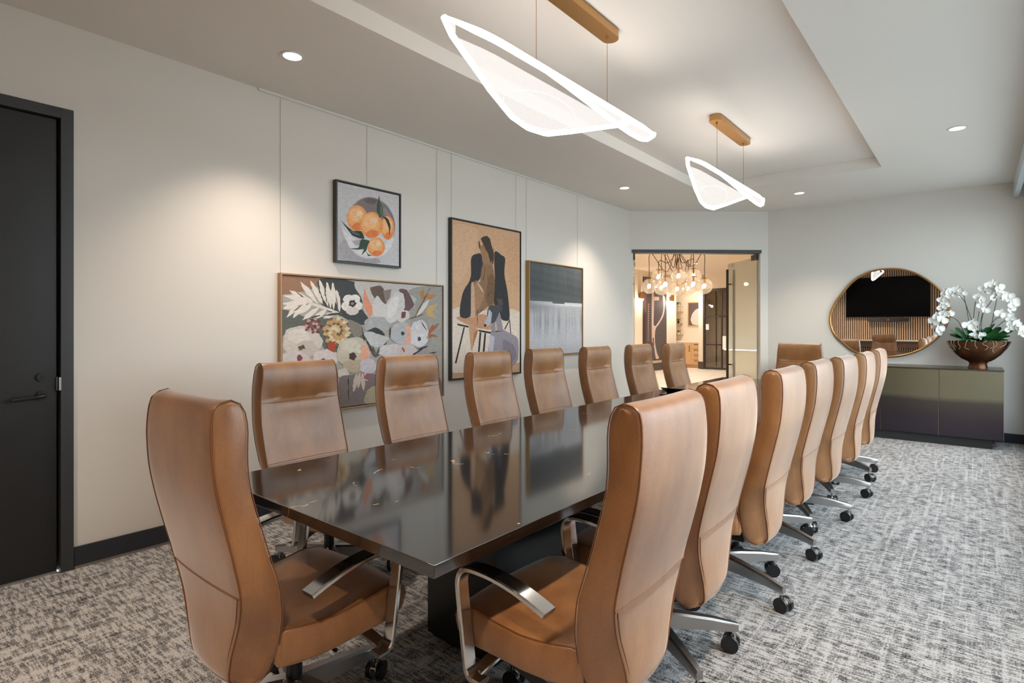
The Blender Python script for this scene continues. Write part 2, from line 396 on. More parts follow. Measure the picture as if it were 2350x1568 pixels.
# ------------------------------------------------------------------ brush shapes of the paintings: (colour, flat list of u and v in thousandths)
FLORAL=[
((150,115,92),[-3,1001,200,998,210,952,131,904,-3,860]),
((68,73,74),[195,999,379,993,419,942,439,862,430,780,476,691,447,646,379,661,325,703,277,731,210,771,185,901]),
((198,194,192),[391,992,732,996,1017,994,1010,820,759,728,476,706,427,868]),
((160,158,152),[745,953,1017,994,995,358,800,395,759,648]),
((184,190,186),[745,921,800,884,786,802,759,841]),
((96,103,96),[-5,756,131,693,210,701,314,689,391,631,436,631,447,512,379,441,230,435,190,527,107,591,56,605,-5,566]),
((135,128,118),[357,689,424,646,436,572,391,543,352,631]),
((226,219,211),[180,804,160,861,130,919,88,961,110,895,144,843]),
((226,219,211),[210,792,198,855,175,922,139,976,152,903,179,840]),
((226,219,211),[236,779,231,847,216,922,186,988,191,909,211,837]),
((226,219,211),[251,772,255,836,249,908,228,975,223,900,233,830]),
((226,219,211),[267,759,276,825,277,901,261,974,250,897,254,822]),
((226,219,211),[301,746,306,801,302,862,282,919,275,855,284,795]),
((226,219,211),[156,817,122,853,80,883,33,893,70,851,114,827]),
((226,219,211),[141,823,101,846,54,861,6,854,50,826,97,819]),
((226,219,211),[151,816,103,824,50,819,-1,795,51,785,104,796]),
((226,219,211),[84,809,55,806,25,790,1,756,34,758,62,780]),
((226,219,211),[84,803,57,780,33,745,19,697,50,722,71,761]),
((226,219,211),[117,804,89,780,63,744,49,694,81,721,104,762]),
((226,219,211),[151,806,124,792,99,766,84,725,115,740,137,771]),
((226,219,211),[190,784,156,763,122,728,98,678,137,701,168,741]),
((226,219,211),[230,764,201,752,174,727,156,686,189,699,214,729]),
((226,219,211),[282,745,255,743,229,728,210,694,241,695,265,717]),
((110,100,92),[60,891,74,873,92,855,112,841,96,863,77,880]),
((110,100,92),[230,800,227,846,221,900,210,952,214,898,222,845]),
((110,100,92),[293,753,291,794,286,841,277,887,279,839,285,792]),
((110,100,92),[98,793,82,779,65,761,51,738,69,753,85,773]),
((222,214,207),[314,732,248,769,173,803,98,824,168,782,244,752]),
((70,74,72),[210,715,241,715,278,722,314,739,276,739,240,729]),
((70,74,72),[131,693,151,695,174,703,195,718,171,715,149,705]),
((230,225,219),[436,799,430,776,414,761,394,760,379,774,373,796,379,818,394,833,414,834,430,821]),
((230,225,219),[403,763,397,740,381,726,362,726,347,739,341,761,347,783,362,797,381,798,397,785]),
((230,225,219),[370,794,364,772,348,758,330,757,315,770,309,792,315,814,330,828,348,829,364,816]),
((230,225,219),[382,849,376,826,360,812,341,811,326,824,320,845,326,868,341,882,360,884,376,871]),
((230,225,219),[422,852,416,829,401,815,381,814,366,827,360,849,366,871,381,886,401,887,416,875]),
((214,205,198),[413,757,405,737,386,724,362,724,343,735,336,754,343,773,362,786,386,787,405,776]),
((58,58,60),[400,817,393,803,386,792,375,785,365,794,353,798,356,814,355,829,364,839,375,841,388,843,391,828]),
((150,140,130),[384,816,381,808,375,804,369,807,366,815,369,823,375,826,381,823]),
((222,150,120),[450,937,470,864,503,775,482,703,456,758,439,839]),
((105,90,80),[482,951,554,972,597,871,578,809,517,859,494,903]),
((140,128,120),[566,931,622,951,615,873,584,832]),
((112,88,90),[673,951,732,948,783,826,739,760,692,727,705,838]),
((214,210,208),[584,817,647,925,705,914,715,799,673,695,591,647,512,715,497,797,529,890]),
((228,224,221),[597,802,647,890,673,876,654,757,597,693]),
((216,208,204),[692,766,739,768,745,712,692,663,666,694]),
((118,70,74),[692,758,722,759,719,707,689,703]),
((188,128,76),[826,947,856,958,864,888,836,874]),
((190,132,80),[877,926,966,920,898,872,873,889]),
((112,84,66),[786,713,825,792,868,888,907,989,860,893,818,796]),
((112,84,66),[725,687,767,701,815,721,863,747,812,730,764,709]),
((224,216,208),[800,721,840,758,877,811,898,878,850,833,818,776]),
((200,168,116),[891,815,965,839,924,778,946,712,884,727,870,764]),
((168,100,66),[891,561,922,586,954,621,976,667,938,637,910,598]),
((168,100,66),[891,561,910,584,926,615,931,652,908,625,896,592]),
((168,100,66),[891,561,910,545,934,535,961,538,939,558,914,563]),
((168,100,66),[891,561,891,544,897,530,913,523,914,542,905,554]),
((168,100,66),[891,561,897,581,897,603,884,623,877,600,881,578]),
((206,198,188),[208,520,195,473,167,441,139,408,98,401,62,423,27,443,2,480,4,526,7,570,23,612,61,629,98,638,140,639,170,605,190,565]),
((218,210,202),[140,563,127,537,107,517,79,508,53,522,27,537,28,565,29,593,51,611,79,616,109,614,124,588]),
((196,186,176),[179,465,166,436,148,414,122,404,97,421,73,438,73,471,75,502,95,522,122,527,150,524,164,495]),
((106,78,66),[74,484,98,496,107,469,84,453]),
((70,60,56),[98,500,102,486,108,471,117,458,113,475,105,489]),
((208,198,196),[146,385,127,357,100,336,60,328,24,346,-11,364,-11,396,-9,426,22,445,60,449,103,444,124,415]),
((130,74,80),[99,398,93,382,84,371,74,381,71,400,73,421,84,425,94,417]),
((212,200,198),[303,384,290,355,267,334,240,315,207,326,179,340,153,363,155,395,157,424,175,450,208,454,240,460,270,443,286,414]),
((96,60,76),[185,361,199,363,212,372,220,390,204,388,193,377]),
((104,64,72),[173,638,167,629,160,626,153,632,154,643,159,652,167,646]),
((134,88,84),[159,629,153,621,145,617,138,623,140,634,145,643,152,637]),
((186,160,150),[168,655,162,647,155,643,147,649,149,660,154,670,162,663]),
((104,64,72),[177,622,171,613,164,610,156,616,158,627,163,636,171,630]),
((134,88,84),[148,642,142,633,134,630,127,636,129,647,134,656,141,650]),
((186,160,150),[185,652,179,643,171,640,164,646,166,656,171,666,179,660]),
((104,64,72),[161,611,155,603,147,599,140,606,142,616,147,626,154,619]),
((134,88,84),[155,665,150,656,142,652,135,659,137,669,142,679,149,672]),
((186,160,150),[192,627,186,619,178,615,171,621,173,632,178,642,186,635]),
((104,64,72),[141,625,135,617,128,613,121,620,122,630,127,640,135,633]),
((134,88,84),[180,670,174,662,166,658,159,664,161,675,165,684,173,678]),
((186,160,150),[176,603,170,594,163,591,155,597,157,608,162,617,170,611]),
((104,64,72),[139,657,133,649,126,645,119,651,121,662,125,671,133,665]),
((134,88,84),[200,647,194,638,186,634,179,641,181,651,186,661,194,655]),
((186,160,150),[147,604,141,596,134,592,126,599,128,609,133,619,141,612]),
((104,64,72),[162,681,156,672,149,668,142,675,143,685,148,695,156,688]),
((134,88,84),[196,609,190,601,182,597,175,604,176,614,181,624,189,617]),
((186,160,150),[129,636,123,628,116,624,109,631,111,641,115,650,123,644]),
((104,64,72),[195,672,189,663,181,659,174,666,176,676,181,686,189,679]),
((134,88,84),[165,590,159,582,151,578,144,585,146,595,151,605,159,598]),
((186,160,150),[141,676,135,667,127,663,120,670,122,680,127,690,134,683]),
((104,64,72),[210,631,203,623,196,619,188,626,190,636,195,646,203,639]),
((134,88,84),[132,609,126,600,118,597,111,603,113,614,118,623,125,617]),
((186,160,150),[177,690,171,681,163,677,156,684,158,694,163,704,170,698]),
((104,64,72),[190,591,184,582,176,579,169,586,170,596,175,606,183,599]),
((134,88,84),[123,655,118,646,110,642,103,649,105,659,110,669,117,662]),
((206,186,146),[305,588,296,578,286,573,275,581,279,594,285,607,295,598]),
((186,160,110),[291,577,281,567,271,562,261,570,264,583,270,596,280,586]),
((216,200,170),[300,610,291,600,280,595,270,603,273,616,280,629,290,619]),
((120,96,70),[309,568,300,557,290,552,279,561,283,574,289,587,299,577]),
((196,150,110),[280,594,271,583,260,578,250,587,253,600,259,613,270,603]),
((206,186,146),[317,606,308,595,297,590,287,599,290,611,297,625,307,615]),
((186,160,110),[293,554,284,544,273,539,263,548,266,561,272,574,283,564]),
((216,200,170),[287,622,278,611,268,607,257,615,261,628,267,641,277,631]),
((120,96,70),[324,574,315,564,304,559,294,567,297,580,304,593,314,584]),
((196,150,110),[273,573,264,562,253,557,243,566,246,579,253,592,263,582]),
((206,186,146),[312,629,302,618,292,613,281,622,285,635,291,648,301,638]),
((186,160,110),[308,543,299,533,288,528,278,537,281,550,288,563,298,553]),
((216,200,170),[271,613,262,603,251,598,241,606,245,619,251,632,261,622]),
((120,96,70),[332,599,323,588,312,583,302,592,305,605,312,618,322,608]),
((196,150,110),[279,546,270,535,259,531,249,539,252,552,259,565,269,555]),
((206,186,146),[294,642,285,632,275,627,264,635,268,648,274,661,284,652]),
((186,160,110),[328,552,318,541,308,536,297,545,301,558,307,571,317,561]),
((216,200,170),[261,587,252,576,241,571,231,580,234,592,241,605,251,596]),
((120,96,70),[327,630,318,620,307,615,297,623,300,636,307,649,317,640]),
((196,150,110),[297,527,288,517,277,512,267,521,270,534,277,547,287,537]),
((206,186,146),[272,637,263,626,253,621,243,629,246,642,252,655,262,646]),
((186,160,110),[342,579,332,569,322,564,311,572,314,585,321,599,331,589]),
((216,200,170),[263,552,254,541,244,537,234,545,237,558,243,571,253,561]),
((120,96,70),[309,654,299,643,289,638,279,646,282,659,288,673,298,663]),
((196,150,110),[322,528,312,518,302,513,291,522,295,535,301,548,311,538]),
((206,186,146),[255,610,246,600,236,595,226,603,229,616,235,629,245,619]),
((186,160,110),[343,618,333,607,322,602,312,611,315,624,322,637,332,627]),
((216,200,170),[280,522,271,512,261,507,251,516,254,528,260,541,270,532]),
((120,96,70),[282,658,273,647,263,642,253,650,256,663,262,676,272,667]),
((196,150,110),[344,552,334,542,324,537,313,546,316,559,323,572,333,562]),
((206,186,146),[250,570,241,559,231,555,221,563,224,576,230,589,240,579]),
((186,160,110),[327,654,318,643,307,638,297,646,300,659,306,673,317,663]),
((216,200,170),[308,510,298,500,288,495,278,504,281,517,287,530,297,520]),
((120,96,70),[257,637,248,627,238,622,228,630,231,643,237,656,247,647]),
((196,150,110),[354,594,344,584,333,579,323,587,326,600,333,614,343,604]),
((206,186,146),[262,529,253,519,242,514,232,523,236,535,242,548,252,538]),
((186,160,110),[299,672,290,661,279,656,269,664,272,677,279,691,289,681]),
((216,200,170),[337,524,328,514,317,509,307,518,310,531,316,544,327,534]),
((120,96,70),[243,597,234,587,224,582,214,590,217,603,223,616,233,606]),
((196,150,110),[346,641,336,630,326,625,315,634,318,647,325,660,335,650]),
((206,186,146),[288,502,279,492,269,487,259,496,262,509,268,522,278,512]),
((186,160,110),[267,664,258,653,248,648,238,656,241,669,247,682,257,673]),
((216,200,170),[358,563,348,553,338,548,327,556,330,570,337,583,347,573]),
((120,96,70),[245,548,236,538,226,533,216,542,219,554,226,567,235,557]),
((196,150,110),[321,675,311,664,301,659,290,667,293,680,300,694,310,684]),
((206,186,146),[322,501,313,491,302,486,292,495,295,508,302,521,312,511]),
((186,160,110),[243,629,234,619,224,614,214,622,217,634,223,648,233,638]),
((216,200,170),[361,616,351,605,340,600,330,609,333,622,340,635,350,626]),
((120,96,70),[266,506,257,496,247,492,237,500,240,513,246,526,256,516]),
((196,150,110),[285,683,276,673,266,668,256,676,259,689,265,702,275,692]),
((206,186,146),[353,530,344,519,333,515,322,523,326,536,332,550,343,539]),
((186,160,110),[234,577,225,567,215,562,205,571,208,583,215,596,224,587]),
((216,200,170),[343,665,333,654,323,649,312,657,316,670,322,684,332,674]),
((120,96,70),[301,487,292,477,281,472,271,481,274,494,281,507,291,497]),
((196,150,110),[252,661,243,650,232,645,223,653,226,666,232,679,242,670]),
((206,186,146),[369,582,359,571,348,566,338,575,341,588,348,602,358,592]),
((186,160,110),[246,524,237,514,227,509,217,518,220,530,226,543,236,533]),
((216,200,170),[309,693,299,682,289,676,279,685,282,698,288,711,298,702]),
((120,96,70),[339,500,330,489,319,485,309,493,312,506,318,519,329,509]),
((196,150,110),[231,613,222,603,212,598,202,606,205,619,211,632,221,622]),
((168,76,52),[225,505,277,518,272,429,236,456]),
((196,187,170),[486,417,475,368,448,334,419,301,379,295,343,317,309,340,286,380,286,428,290,474,307,517,343,536,379,544,420,543,451,508,470,465]),
((206,199,184),[429,476,414,452,393,433,363,425,335,439,307,454,307,481,309,507,333,524,363,527,395,525,412,500]),
((184,172,150),[452,311,436,285,413,267,379,260,349,276,318,293,318,322,321,350,346,367,379,370,415,365,433,338]),
((226,166,142),[427,480,467,459,476,391,439,353,419,395]),
((78,58,60),[399,393,391,377,383,361,369,368,355,376,355,395,355,415,369,421,382,426,391,409]),
((190,214,200),[427,431,423,420,413,416,403,421,399,433,403,444,413,448,423,443]),
((172,175,175),[613,647,596,613,566,587,523,576,484,590,449,611,445,646,451,681,482,705,523,713,568,709,594,680]),
((192,193,193),[436,572,494,594,560,555,609,538,560,470,512,457,459,504]),
((62,62,66),[464,598,517,624,560,593,578,558,529,570,500,586]),
((64,60,62),[436,572,457,516,485,451,517,389,492,456,463,520]),
((64,60,62),[603,523,574,485,544,438,517,389,550,431,580,479]),
((64,60,62),[615,631,610,601,607,566,609,530,616,565,617,601]),
((64,60,62),[447,505,448,530,446,559,439,587,438,558,441,529]),
((96,88,86),[517,377,507,408,492,440,470,467,482,432,499,401]),
((96,88,86),[517,377,517,407,512,441,500,473,500,438,507,405]),
((96,88,86),[517,377,531,400,543,430,548,463,531,436,522,406]),
((96,88,86),[517,377,535,389,553,407,566,432,545,418,529,398]),
((182,184,187),[772,571,759,527,736,496,707,469,673,479,643,498,617,528,617,573,621,615,640,652,673,663,707,672,739,651,756,612]),
((224,172,148),[719,639,766,623,769,551,762,470,705,476,729,551]),
((62,62,66),[712,572,708,559,699,554,690,560,686,572,690,584,699,589,708,584]),
((212,208,210),[891,590,881,547,861,515,836,489,806,498,780,516,759,547,758,591,761,633,778,670,807,681,836,689,863,669,878,631]),
((218,214,216),[885,507,870,477,848,454,817,445,788,461,759,478,759,510,762,542,786,563,817,567,851,565,867,536]),
((70,74,82),[832,521,828,507,819,501,810,507,807,521,810,535,819,541,828,535]),
((60,58,62),[827,685,840,654,857,621,878,590,864,626,845,659]),
((206,200,200),[732,419,715,394,685,378,651,361,608,371,571,384,538,403,542,429,544,454,567,475,609,478,650,483,690,469,709,444]),
((204,190,188),[804,419,788,393,762,373,725,366,691,380,659,398,657,427,661,455,689,474,725,478,764,473,786,447]),
((180,84,70),[692,457,693,439,698,421,712,408,712,429,704,445]),
((70,58,76),[786,388,812,401,839,421,863,449,832,434,806,411]),
((70,58,76),[807,427,833,430,863,439,891,457,859,453,830,442]),
((70,58,76),[759,373,782,381,806,396,827,418,800,409,777,392]),
((64,60,60),[891,386,913,386,937,389,961,399,935,399,911,394]),
((202,196,204),[530,300,517,270,498,248,470,239,445,256,420,276,419,310,421,342,443,363,470,367,500,362,515,332]),
((210,204,198),[355,261,343,241,330,223,310,231,291,243,290,268,291,293,310,300,330,305,343,284]),
((126,120,120),[303,238,368,245,500,246,566,201,980,155,980,-83,314,7]),
((206,192,182),[402,264,385,222,375,170,379,112,399,161,405,215]),
((206,192,182),[416,262,403,227,398,184,407,138,423,178,423,223]),
((206,192,182),[433,261,425,216,426,164,441,111,451,163,445,216]),
((206,192,182),[444,259,441,233,445,206,464,183,469,214,460,240]),
((44,42,44),[348,233,347,170,348,96,352,22,353,96,351,169]),
((160,98,118),[491,217,480,206,469,194,454,204,441,214,444,229,453,241,469,243,481,231]),
((176,170,146),[459,101,500,141,628,116,628,-16,450,7]),
]
ORANGES=[
((168,166,172),[-19,282,95,327,180,171,353,92,657,70,636,10,-19,11]),
((186,184,190),[-19,515,68,386,114,298,-15,166]),
((176,176,184),[931,535,920,437,887,341,833,253,764,178,681,119,591,79,498,60,406,63,321,85,246,127,184,185,138,256,110,338,100,426,110,516,138,605,184,689,246,763,321,824,406,869,498,896,591,901,681,886,763,849,833,792,887,718,920,631]),
((212,211,215),[904,519,893,423,861,331,810,246,743,173,664,116,577,78,488,60,400,62,318,84,245,124,186,181,141,250,114,329,105,415,114,502,141,589,186,670,245,741,318,801,400,844,488,869,577,875,664,859,743,823,810,767,861,696,893,611]),
((226,224,227),[68,410,109,297,199,173,353,96,554,78,742,137,860,258,915,409,827,348,742,279,595,205,353,245,180,337]),
((134,122,124),[227,717,343,828,473,886,636,883,784,824,882,712,928,599,911,468,763,593,452,664,314,707]),
((112,101,104),[393,841,533,885,636,874,554,802,442,809]),
((150,138,138),[657,795,774,780,860,683,763,677]),
((176,174,180),[227,271,353,302,353,221,256,227,189,307]),
((54,62,58),[47,516,152,444,237,404,363,416,413,325,314,317,218,342,161,398]),
((96,108,100),[180,409,314,378,343,349,227,367]),
((240,158,96),[459,604,451,549,428,498,391,455,345,424,295,410,245,412,201,430,166,462,143,506,136,556,143,609,166,659,201,702,245,733,295,750,345,749,391,732,428,700,451,656]),
((245,178,116),[419,618,409,564,379,515,334,480,282,462,230,466,187,489,158,529,148,578,158,631,187,679,230,715,282,734,334,732,379,709,409,669]),
((247,194,140),[385,636,364,589,329,551,279,529,231,541,188,560,185,606,190,651,229,688,279,705,332,709,361,674]),
((250,212,172),[389,653,372,629,352,605,322,608,293,613,291,638,293,665,322,679,352,690,372,673]),
((232,134,74),[215,463,295,520,393,508,368,445,295,415,230,422]),
((240,158,96),[915,533,909,480,893,431,867,391,835,364,800,351,766,356,734,375,710,409,694,453,689,503,694,555,710,603,734,643,766,671,800,684,835,681,867,662,893,629,909,584]),
((245,178,116),[887,549,880,497,859,451,828,418,791,404,755,409,725,434,705,475,697,524,705,575,725,621,755,654,791,670,828,665,859,640,880,600]),
((247,194,140),[863,568,848,524,824,488,789,469,756,483,725,504,723,549,727,594,754,628,789,642,826,642,846,607]),
((250,212,172),[866,585,854,562,840,540,819,544,799,550,798,576,799,601,819,614,840,623,854,605]),
((232,134,74),[744,408,800,460,869,443,851,382,800,356,755,366]),
((52,52,48),[704,672,800,645,851,554,830,412,817,524,763,622]),
((240,158,96),[752,247,745,206,724,167,691,135,650,113,605,102,561,104,521,119,489,144,469,178,462,216,469,256,489,294,521,326,561,349,605,361,650,359,691,346,724,321,745,287]),
((245,178,116),[716,259,707,218,680,181,640,155,594,142,547,146,509,164,483,195,474,233,483,273,509,309,547,336,594,349,640,346,680,328,707,298]),
((247,194,140),[686,272,667,237,636,209,591,193,549,203,509,218,506,253,512,288,546,315,591,327,638,329,664,302]),
((250,212,172),[689,286,674,267,656,250,629,252,603,257,602,276,603,296,629,306,656,314,674,301]),
((232,134,74),[533,144,605,186,693,175,671,128,605,106,548,112]),
((240,158,96),[717,545,708,487,680,434,638,389,586,357,528,342,471,344,421,363,381,396,355,442,346,494,355,549,381,602,420,646,471,679,528,696,586,697,638,679,680,646,708,599]),
((245,178,116),[671,560,659,503,624,452,573,415,513,397,454,400,405,424,372,465,361,517,372,572,405,622,454,660,513,680,573,678,624,655,659,613]),
((247,194,140),[631,578,607,529,567,489,510,466,456,478,406,498,402,546,409,593,453,632,510,650,570,654,604,618]),
((250,212,172),[636,596,617,571,594,546,559,548,526,554,524,580,526,608,559,623,594,635,617,617]),
((232,134,74),[436,398,528,457,641,444,612,378,528,347,455,354]),
((66,88,72),[657,936,624,831,613,738,664,633,715,703,715,795,670,847]),
((96,118,100),[670,822,710,786,704,702,673,655]),
((64,80,70),[363,311,495,302,464,233,442,165,363,97,403,178,295,163,180,165,314,189]),
((60,56,54),[432,160,473,119,543,110,473,95]),
]
FIGURE=[
((224,208,192),[-13,435,455,436,1005,432,1005,-20,-13,7]),
((200,160,125),[-13,38,141,31,455,28,1005,68,1005,-28,-13,7]),
((214,176,142),[9,965,342,968,295,789,111,608,9,631]),
((206,164,128),[729,941,986,962,986,595,837,637]),
((196,148,114),[52,380,111,396,295,403,455,408,547,362,539,306,342,318,171,345]),
((198,154,120),[226,343,353,309,295,224,260,165,236,224]),
((172,116,84),[295,289,353,309,271,181]),
((54,54,58),[256,778,366,810,416,790,423,724,366,633,276,614,251,527,242,399,102,394,134,538,217,612,253,671]),
((142,110,82),[419,747,559,746,602,628,596,482,475,457,350,405,295,405,295,514,256,599,326,630,377,619]),
((122,92,68),[522,684,590,657,596,506,505,467,455,533]),
((166,130,98),[295,586,342,617,439,547,406,487,326,427]),
((206,168,136),[253,603,288,615,304,528,314,405,279,382,248,394]),
((208,172,140),[326,627,349,602,385,574,436,551,409,582,369,608]),
((160,122,92),[371,853,439,876,522,842,576,793,552,745,423,746,403,796]),
((70,58,50),[390,910,472,936,525,917,559,859,579,812,539,757,495,817,442,858,410,889]),
((70,58,50),[361,900,357,879,361,856,377,835,383,859,375,882]),
((70,58,50),[573,864,560,826,555,782,566,739,582,784,581,827]),
((52,52,54),[590,829,702,821,759,800,747,695,800,558,829,382,693,381,659,470,586,482,600,628]),
((84,78,74),[624,522,711,517,729,471,659,470]),
((84,62,46),[455,726,442,694,430,657,423,620,438,657,449,694]),
((84,62,46),[489,683,488,665,490,644,497,623,498,645,494,665]),
((84,62,46),[497,623,518,618,544,614,573,611,548,617,521,621]),
((84,62,46),[556,581,522,558,487,531,455,503,494,529,528,556]),
((84,62,46),[342,456,339,419,338,376,342,332,346,376,345,419]),
((84,62,46),[472,451,431,442,385,430,342,416,389,427,434,439]),
((48,46,46),[64,348,220,329,217,321,67,337]),
((48,46,46),[149,325,168,322,55,93,33,98]),
((48,46,46),[350,309,542,291,534,278,366,292]),
((48,46,46),[371,291,397,288,374,153,347,153]),
((48,46,46),[442,284,465,283,442,151,413,152]),
((48,46,46),[828,381,837,375,757,303,745,312]),
((48,46,46),[826,367,837,367,859,273,844,274]),
((150,142,150),[586,415,676,418,729,309,840,279,974,237,974,93,873,45,693,52,495,131,539,287,556,355]),
((128,120,132),[729,240,892,198,948,118,837,66,729,140]),
((186,186,197),[522,272,593,257,564,136,502,142]),
((196,176,160),[607,363,600,342,602,318,624,294,633,319,624,343]),
((74,76,82),[515,467,659,473,715,457,702,423,676,433,607,363,547,347,489,355,480,414]),
((180,182,192),[509,441,552,419,532,344,455,326,436,343,489,403]),
((44,40,40),[472,335,466,328,452,326,438,328,433,335,438,342,452,345,466,342]),
((60,56,56),[539,291,595,291,662,293,729,298,661,298,594,295]),
]
PANEL=[
((118,84,76),[0,807,84,807,84,578,11,578]),
((80,58,54),[0,578,95,578,84,193,0,193]),
((190,170,160),[226,681,200,674,171,670,167,681,171,692,200,687]),
((190,170,160),[224,652,199,645,170,641,167,652,170,663,199,658]),
((190,170,160),[221,623,197,616,170,612,166,623,170,634,197,630]),
((190,170,160),[219,594,196,587,169,583,166,594,169,605,196,601]),
((190,170,160),[216,565,194,558,169,554,166,565,169,576,194,572]),
((190,170,160),[213,536,192,530,168,525,165,536,168,547,192,543]),
((190,170,160),[211,507,191,501,167,496,165,507,167,518,191,514]),
((190,170,160),[208,478,189,472,167,467,164,478,167,489,189,485]),
((190,170,160),[206,449,187,443,166,438,164,449,166,461,187,456]),
((190,170,160),[203,420,186,414,166,409,163,420,166,432,186,427]),
((190,170,160),[201,392,184,385,165,380,163,392,165,403,184,398]),
((190,170,160),[198,363,182,356,164,352,162,363,164,374,182,369]),
((190,170,160),[195,334,181,327,164,323,162,334,164,345,181,340]),
((190,170,160),[193,305,179,298,163,294,161,305,163,316,179,311]),
((190,170,160),[190,276,177,269,163,265,161,276,163,287,177,283]),
((190,170,160),[188,247,176,240,162,236,160,247,162,258,176,254]),
((214,190,180),[331,988,421,988,432,735,413,428,573,425,484,361,467,277,476,205,547,90,663,5,516,0,421,175,331,265]),
((222,200,188),[421,783,663,783,653,741,421,729]),
((214,192,182),[832,807,937,783,931,675,884,566,758,488,568,410,547,434,737,512,853,608,863,687]),
((90,52,48),[368,271,415,271,432,175,379,187]),
]
STROKE=[
((225,220,216),[564,793,855,816,782,678,527,563,436,241,491,34,345,11,164,57,91,264,164,517,309,701]),
((150,120,100),[382,954,600,954,564,862]),
]

# ------------------------------------------------------------------ the room
floor_pts = [(XN-.1,YR-.1),(XF,YR-.1),(XF,CB[1]),CB,CA,(CA[0],YL+.02),(XN-.1,YL+.02)]
floor_pts = [(XN-.1,YR-.1),(XF+.02,YR-.1),(XF+.02,CB[1]),(CA[0],YL+.02),(XN-.1,YL+.02)]
struct(MB().prism(floor_pts, -.08, 0).build('floor', 'carpet', smooth=0))

TX0, TX1, TY0, TY1, TZ = .5, 6.9, .76, 2.59, 3.083
cx0, cx1, cy0, cy1 = XN-.1, XF+.1, YR-.14, YL+.12
b = MB()
for (a0,a1,b0,b1) in ((cx0,cx1,cy0,TY0),(cx0,cx1,TY1,cy1),(cx0,TX0,TY0,TY1),(TX1,cx1,TY0,TY1)): b.box((a0,b0,ZC),(a1,b1,TZ+.1))
b.box((TX0-.01,TY0-.01,TZ),(TX1+.01,TY1+.01,TZ+.1))
struct(b.build('ceiling', 'ceiling', smooth=0))

DX0, DX1, DZ = -.17, .785, 2.455           # black door opening
b = MB(); b.box((XN-.1,YL,0),(DX0,YL+.12,ZC+.02)).box((DX0,YL,DZ),(DX1,YL+.12,ZC+.02)).box((DX1,YL,0),(CA[0]+.06,YL+.12,ZC+.02))
struct(b.build('wall_left', 'wall', smooth=0))
CL = (Vector(CB)-Vector(CA)).length
b = MB(); b.obox(CA,CB,0,.12,0,ZC+.02,-.02,.05).obox(CA,CB,0,.12,0,ZC+.02,CL-.112,CL).obox(CA,CB,0,.12,2.422,ZC+.02,.05,CL-.112)
struct(b.build('wall_corner', 'wall', smooth=0))
struct(MB().box((XF,YR-.12,0),(XF+.12,CB[1]+.01,ZC+.02)).build('wall_far', 'wall', smooth=0))
struct(MB().box((XN-.12,YR-.12,0),(XN,YL+.12,ZC+.02)).build('wall_near', 'wall', smooth=0))
b = MB(); b.box((XN,YR-.12,0),(XF,YR,.28)).box((XN,YR-.12,2.74),(XF,YR,ZC+.02)).box((XN,YR-.12,.28),(WIN_X[0],YR,2.74)).box((WIN_X[-1],YR-.12,.28),(XF,YR,2.74))
struct(b.build('wall_right', 'wall', smooth=0))
for i in range(4):
    w = struct(thing('window_%d' % (i+1), None, None)); x0, x1 = WIN_X[i], WIN_X[i+1]
    fr = MB().box((x0,YR-.10,.28),(x0+.04,YR-.03,2.74)).box((x1-.04,YR-.10,.28),(x1,YR-.03,2.74)).box((x0+.04,YR-.10,.28),(x1-.04,YR-.03,.33)).box((x0+.04,YR-.10,2.69),(x1-.04,YR-.03,2.74))
    fr.build('frame', 'win_frame', w, 0)
    MB().box((x0+.04,YR-.068,.33),(x1-.04,YR-.064,2.69)).build('glass', 'win_glass', w, 0)
struct(MB().box((-30,-60,-.6),(40,YR-.3,-.5)).build('ground', 'paving', smooth=0))
tag(MB().box((-1.4,-.36,2.785),(8.52,-.313,2.972), bev=.004).box((-1.4,-.46,2.93),(8.52,-.36,2.972)).build('roller_shade', 'shade'),
    'pale grey roller shade fascia under the ceiling along the window wall', 'window shade')

def base_run(name, b, m='base'): struct(b.build(name, m, smooth=0))
b = MB().box((.845,YL-.012,.012),(CA[0]-.02,YL,.118)); b.box((.845,YL-.014,0),(CA[0]-.02,YL,.014), 1)
struct(b.build('baseboard_left', ['base','grey_edge'], smooth=0))
base_run('baseboard_far', MB().box((XF-.012,YR,0),(XF,CB[1],.105)))
base_run('baseboard_near', MB().box((XN,YR,0),(XN+.012,YL,.105)))
base_run('baseboard_right', MB().box((XN,YR,0),(XF,YR+.012,.105)))

struct(MB().box((-.6,YL+.16,0),(1.2,YL+.2,2.9)).box((-.6,YL+.12,0),(-.55,YL+.16,2.9)).box((1.15,YL+.12,0),(1.2,YL+.16,2.9)).box((-.6,YL+.1,-.05),(1.2,YL+.2,0)).build('wall_light_block', 'wall', smooth=0))  # unseen backing added behind the black door to block outside light
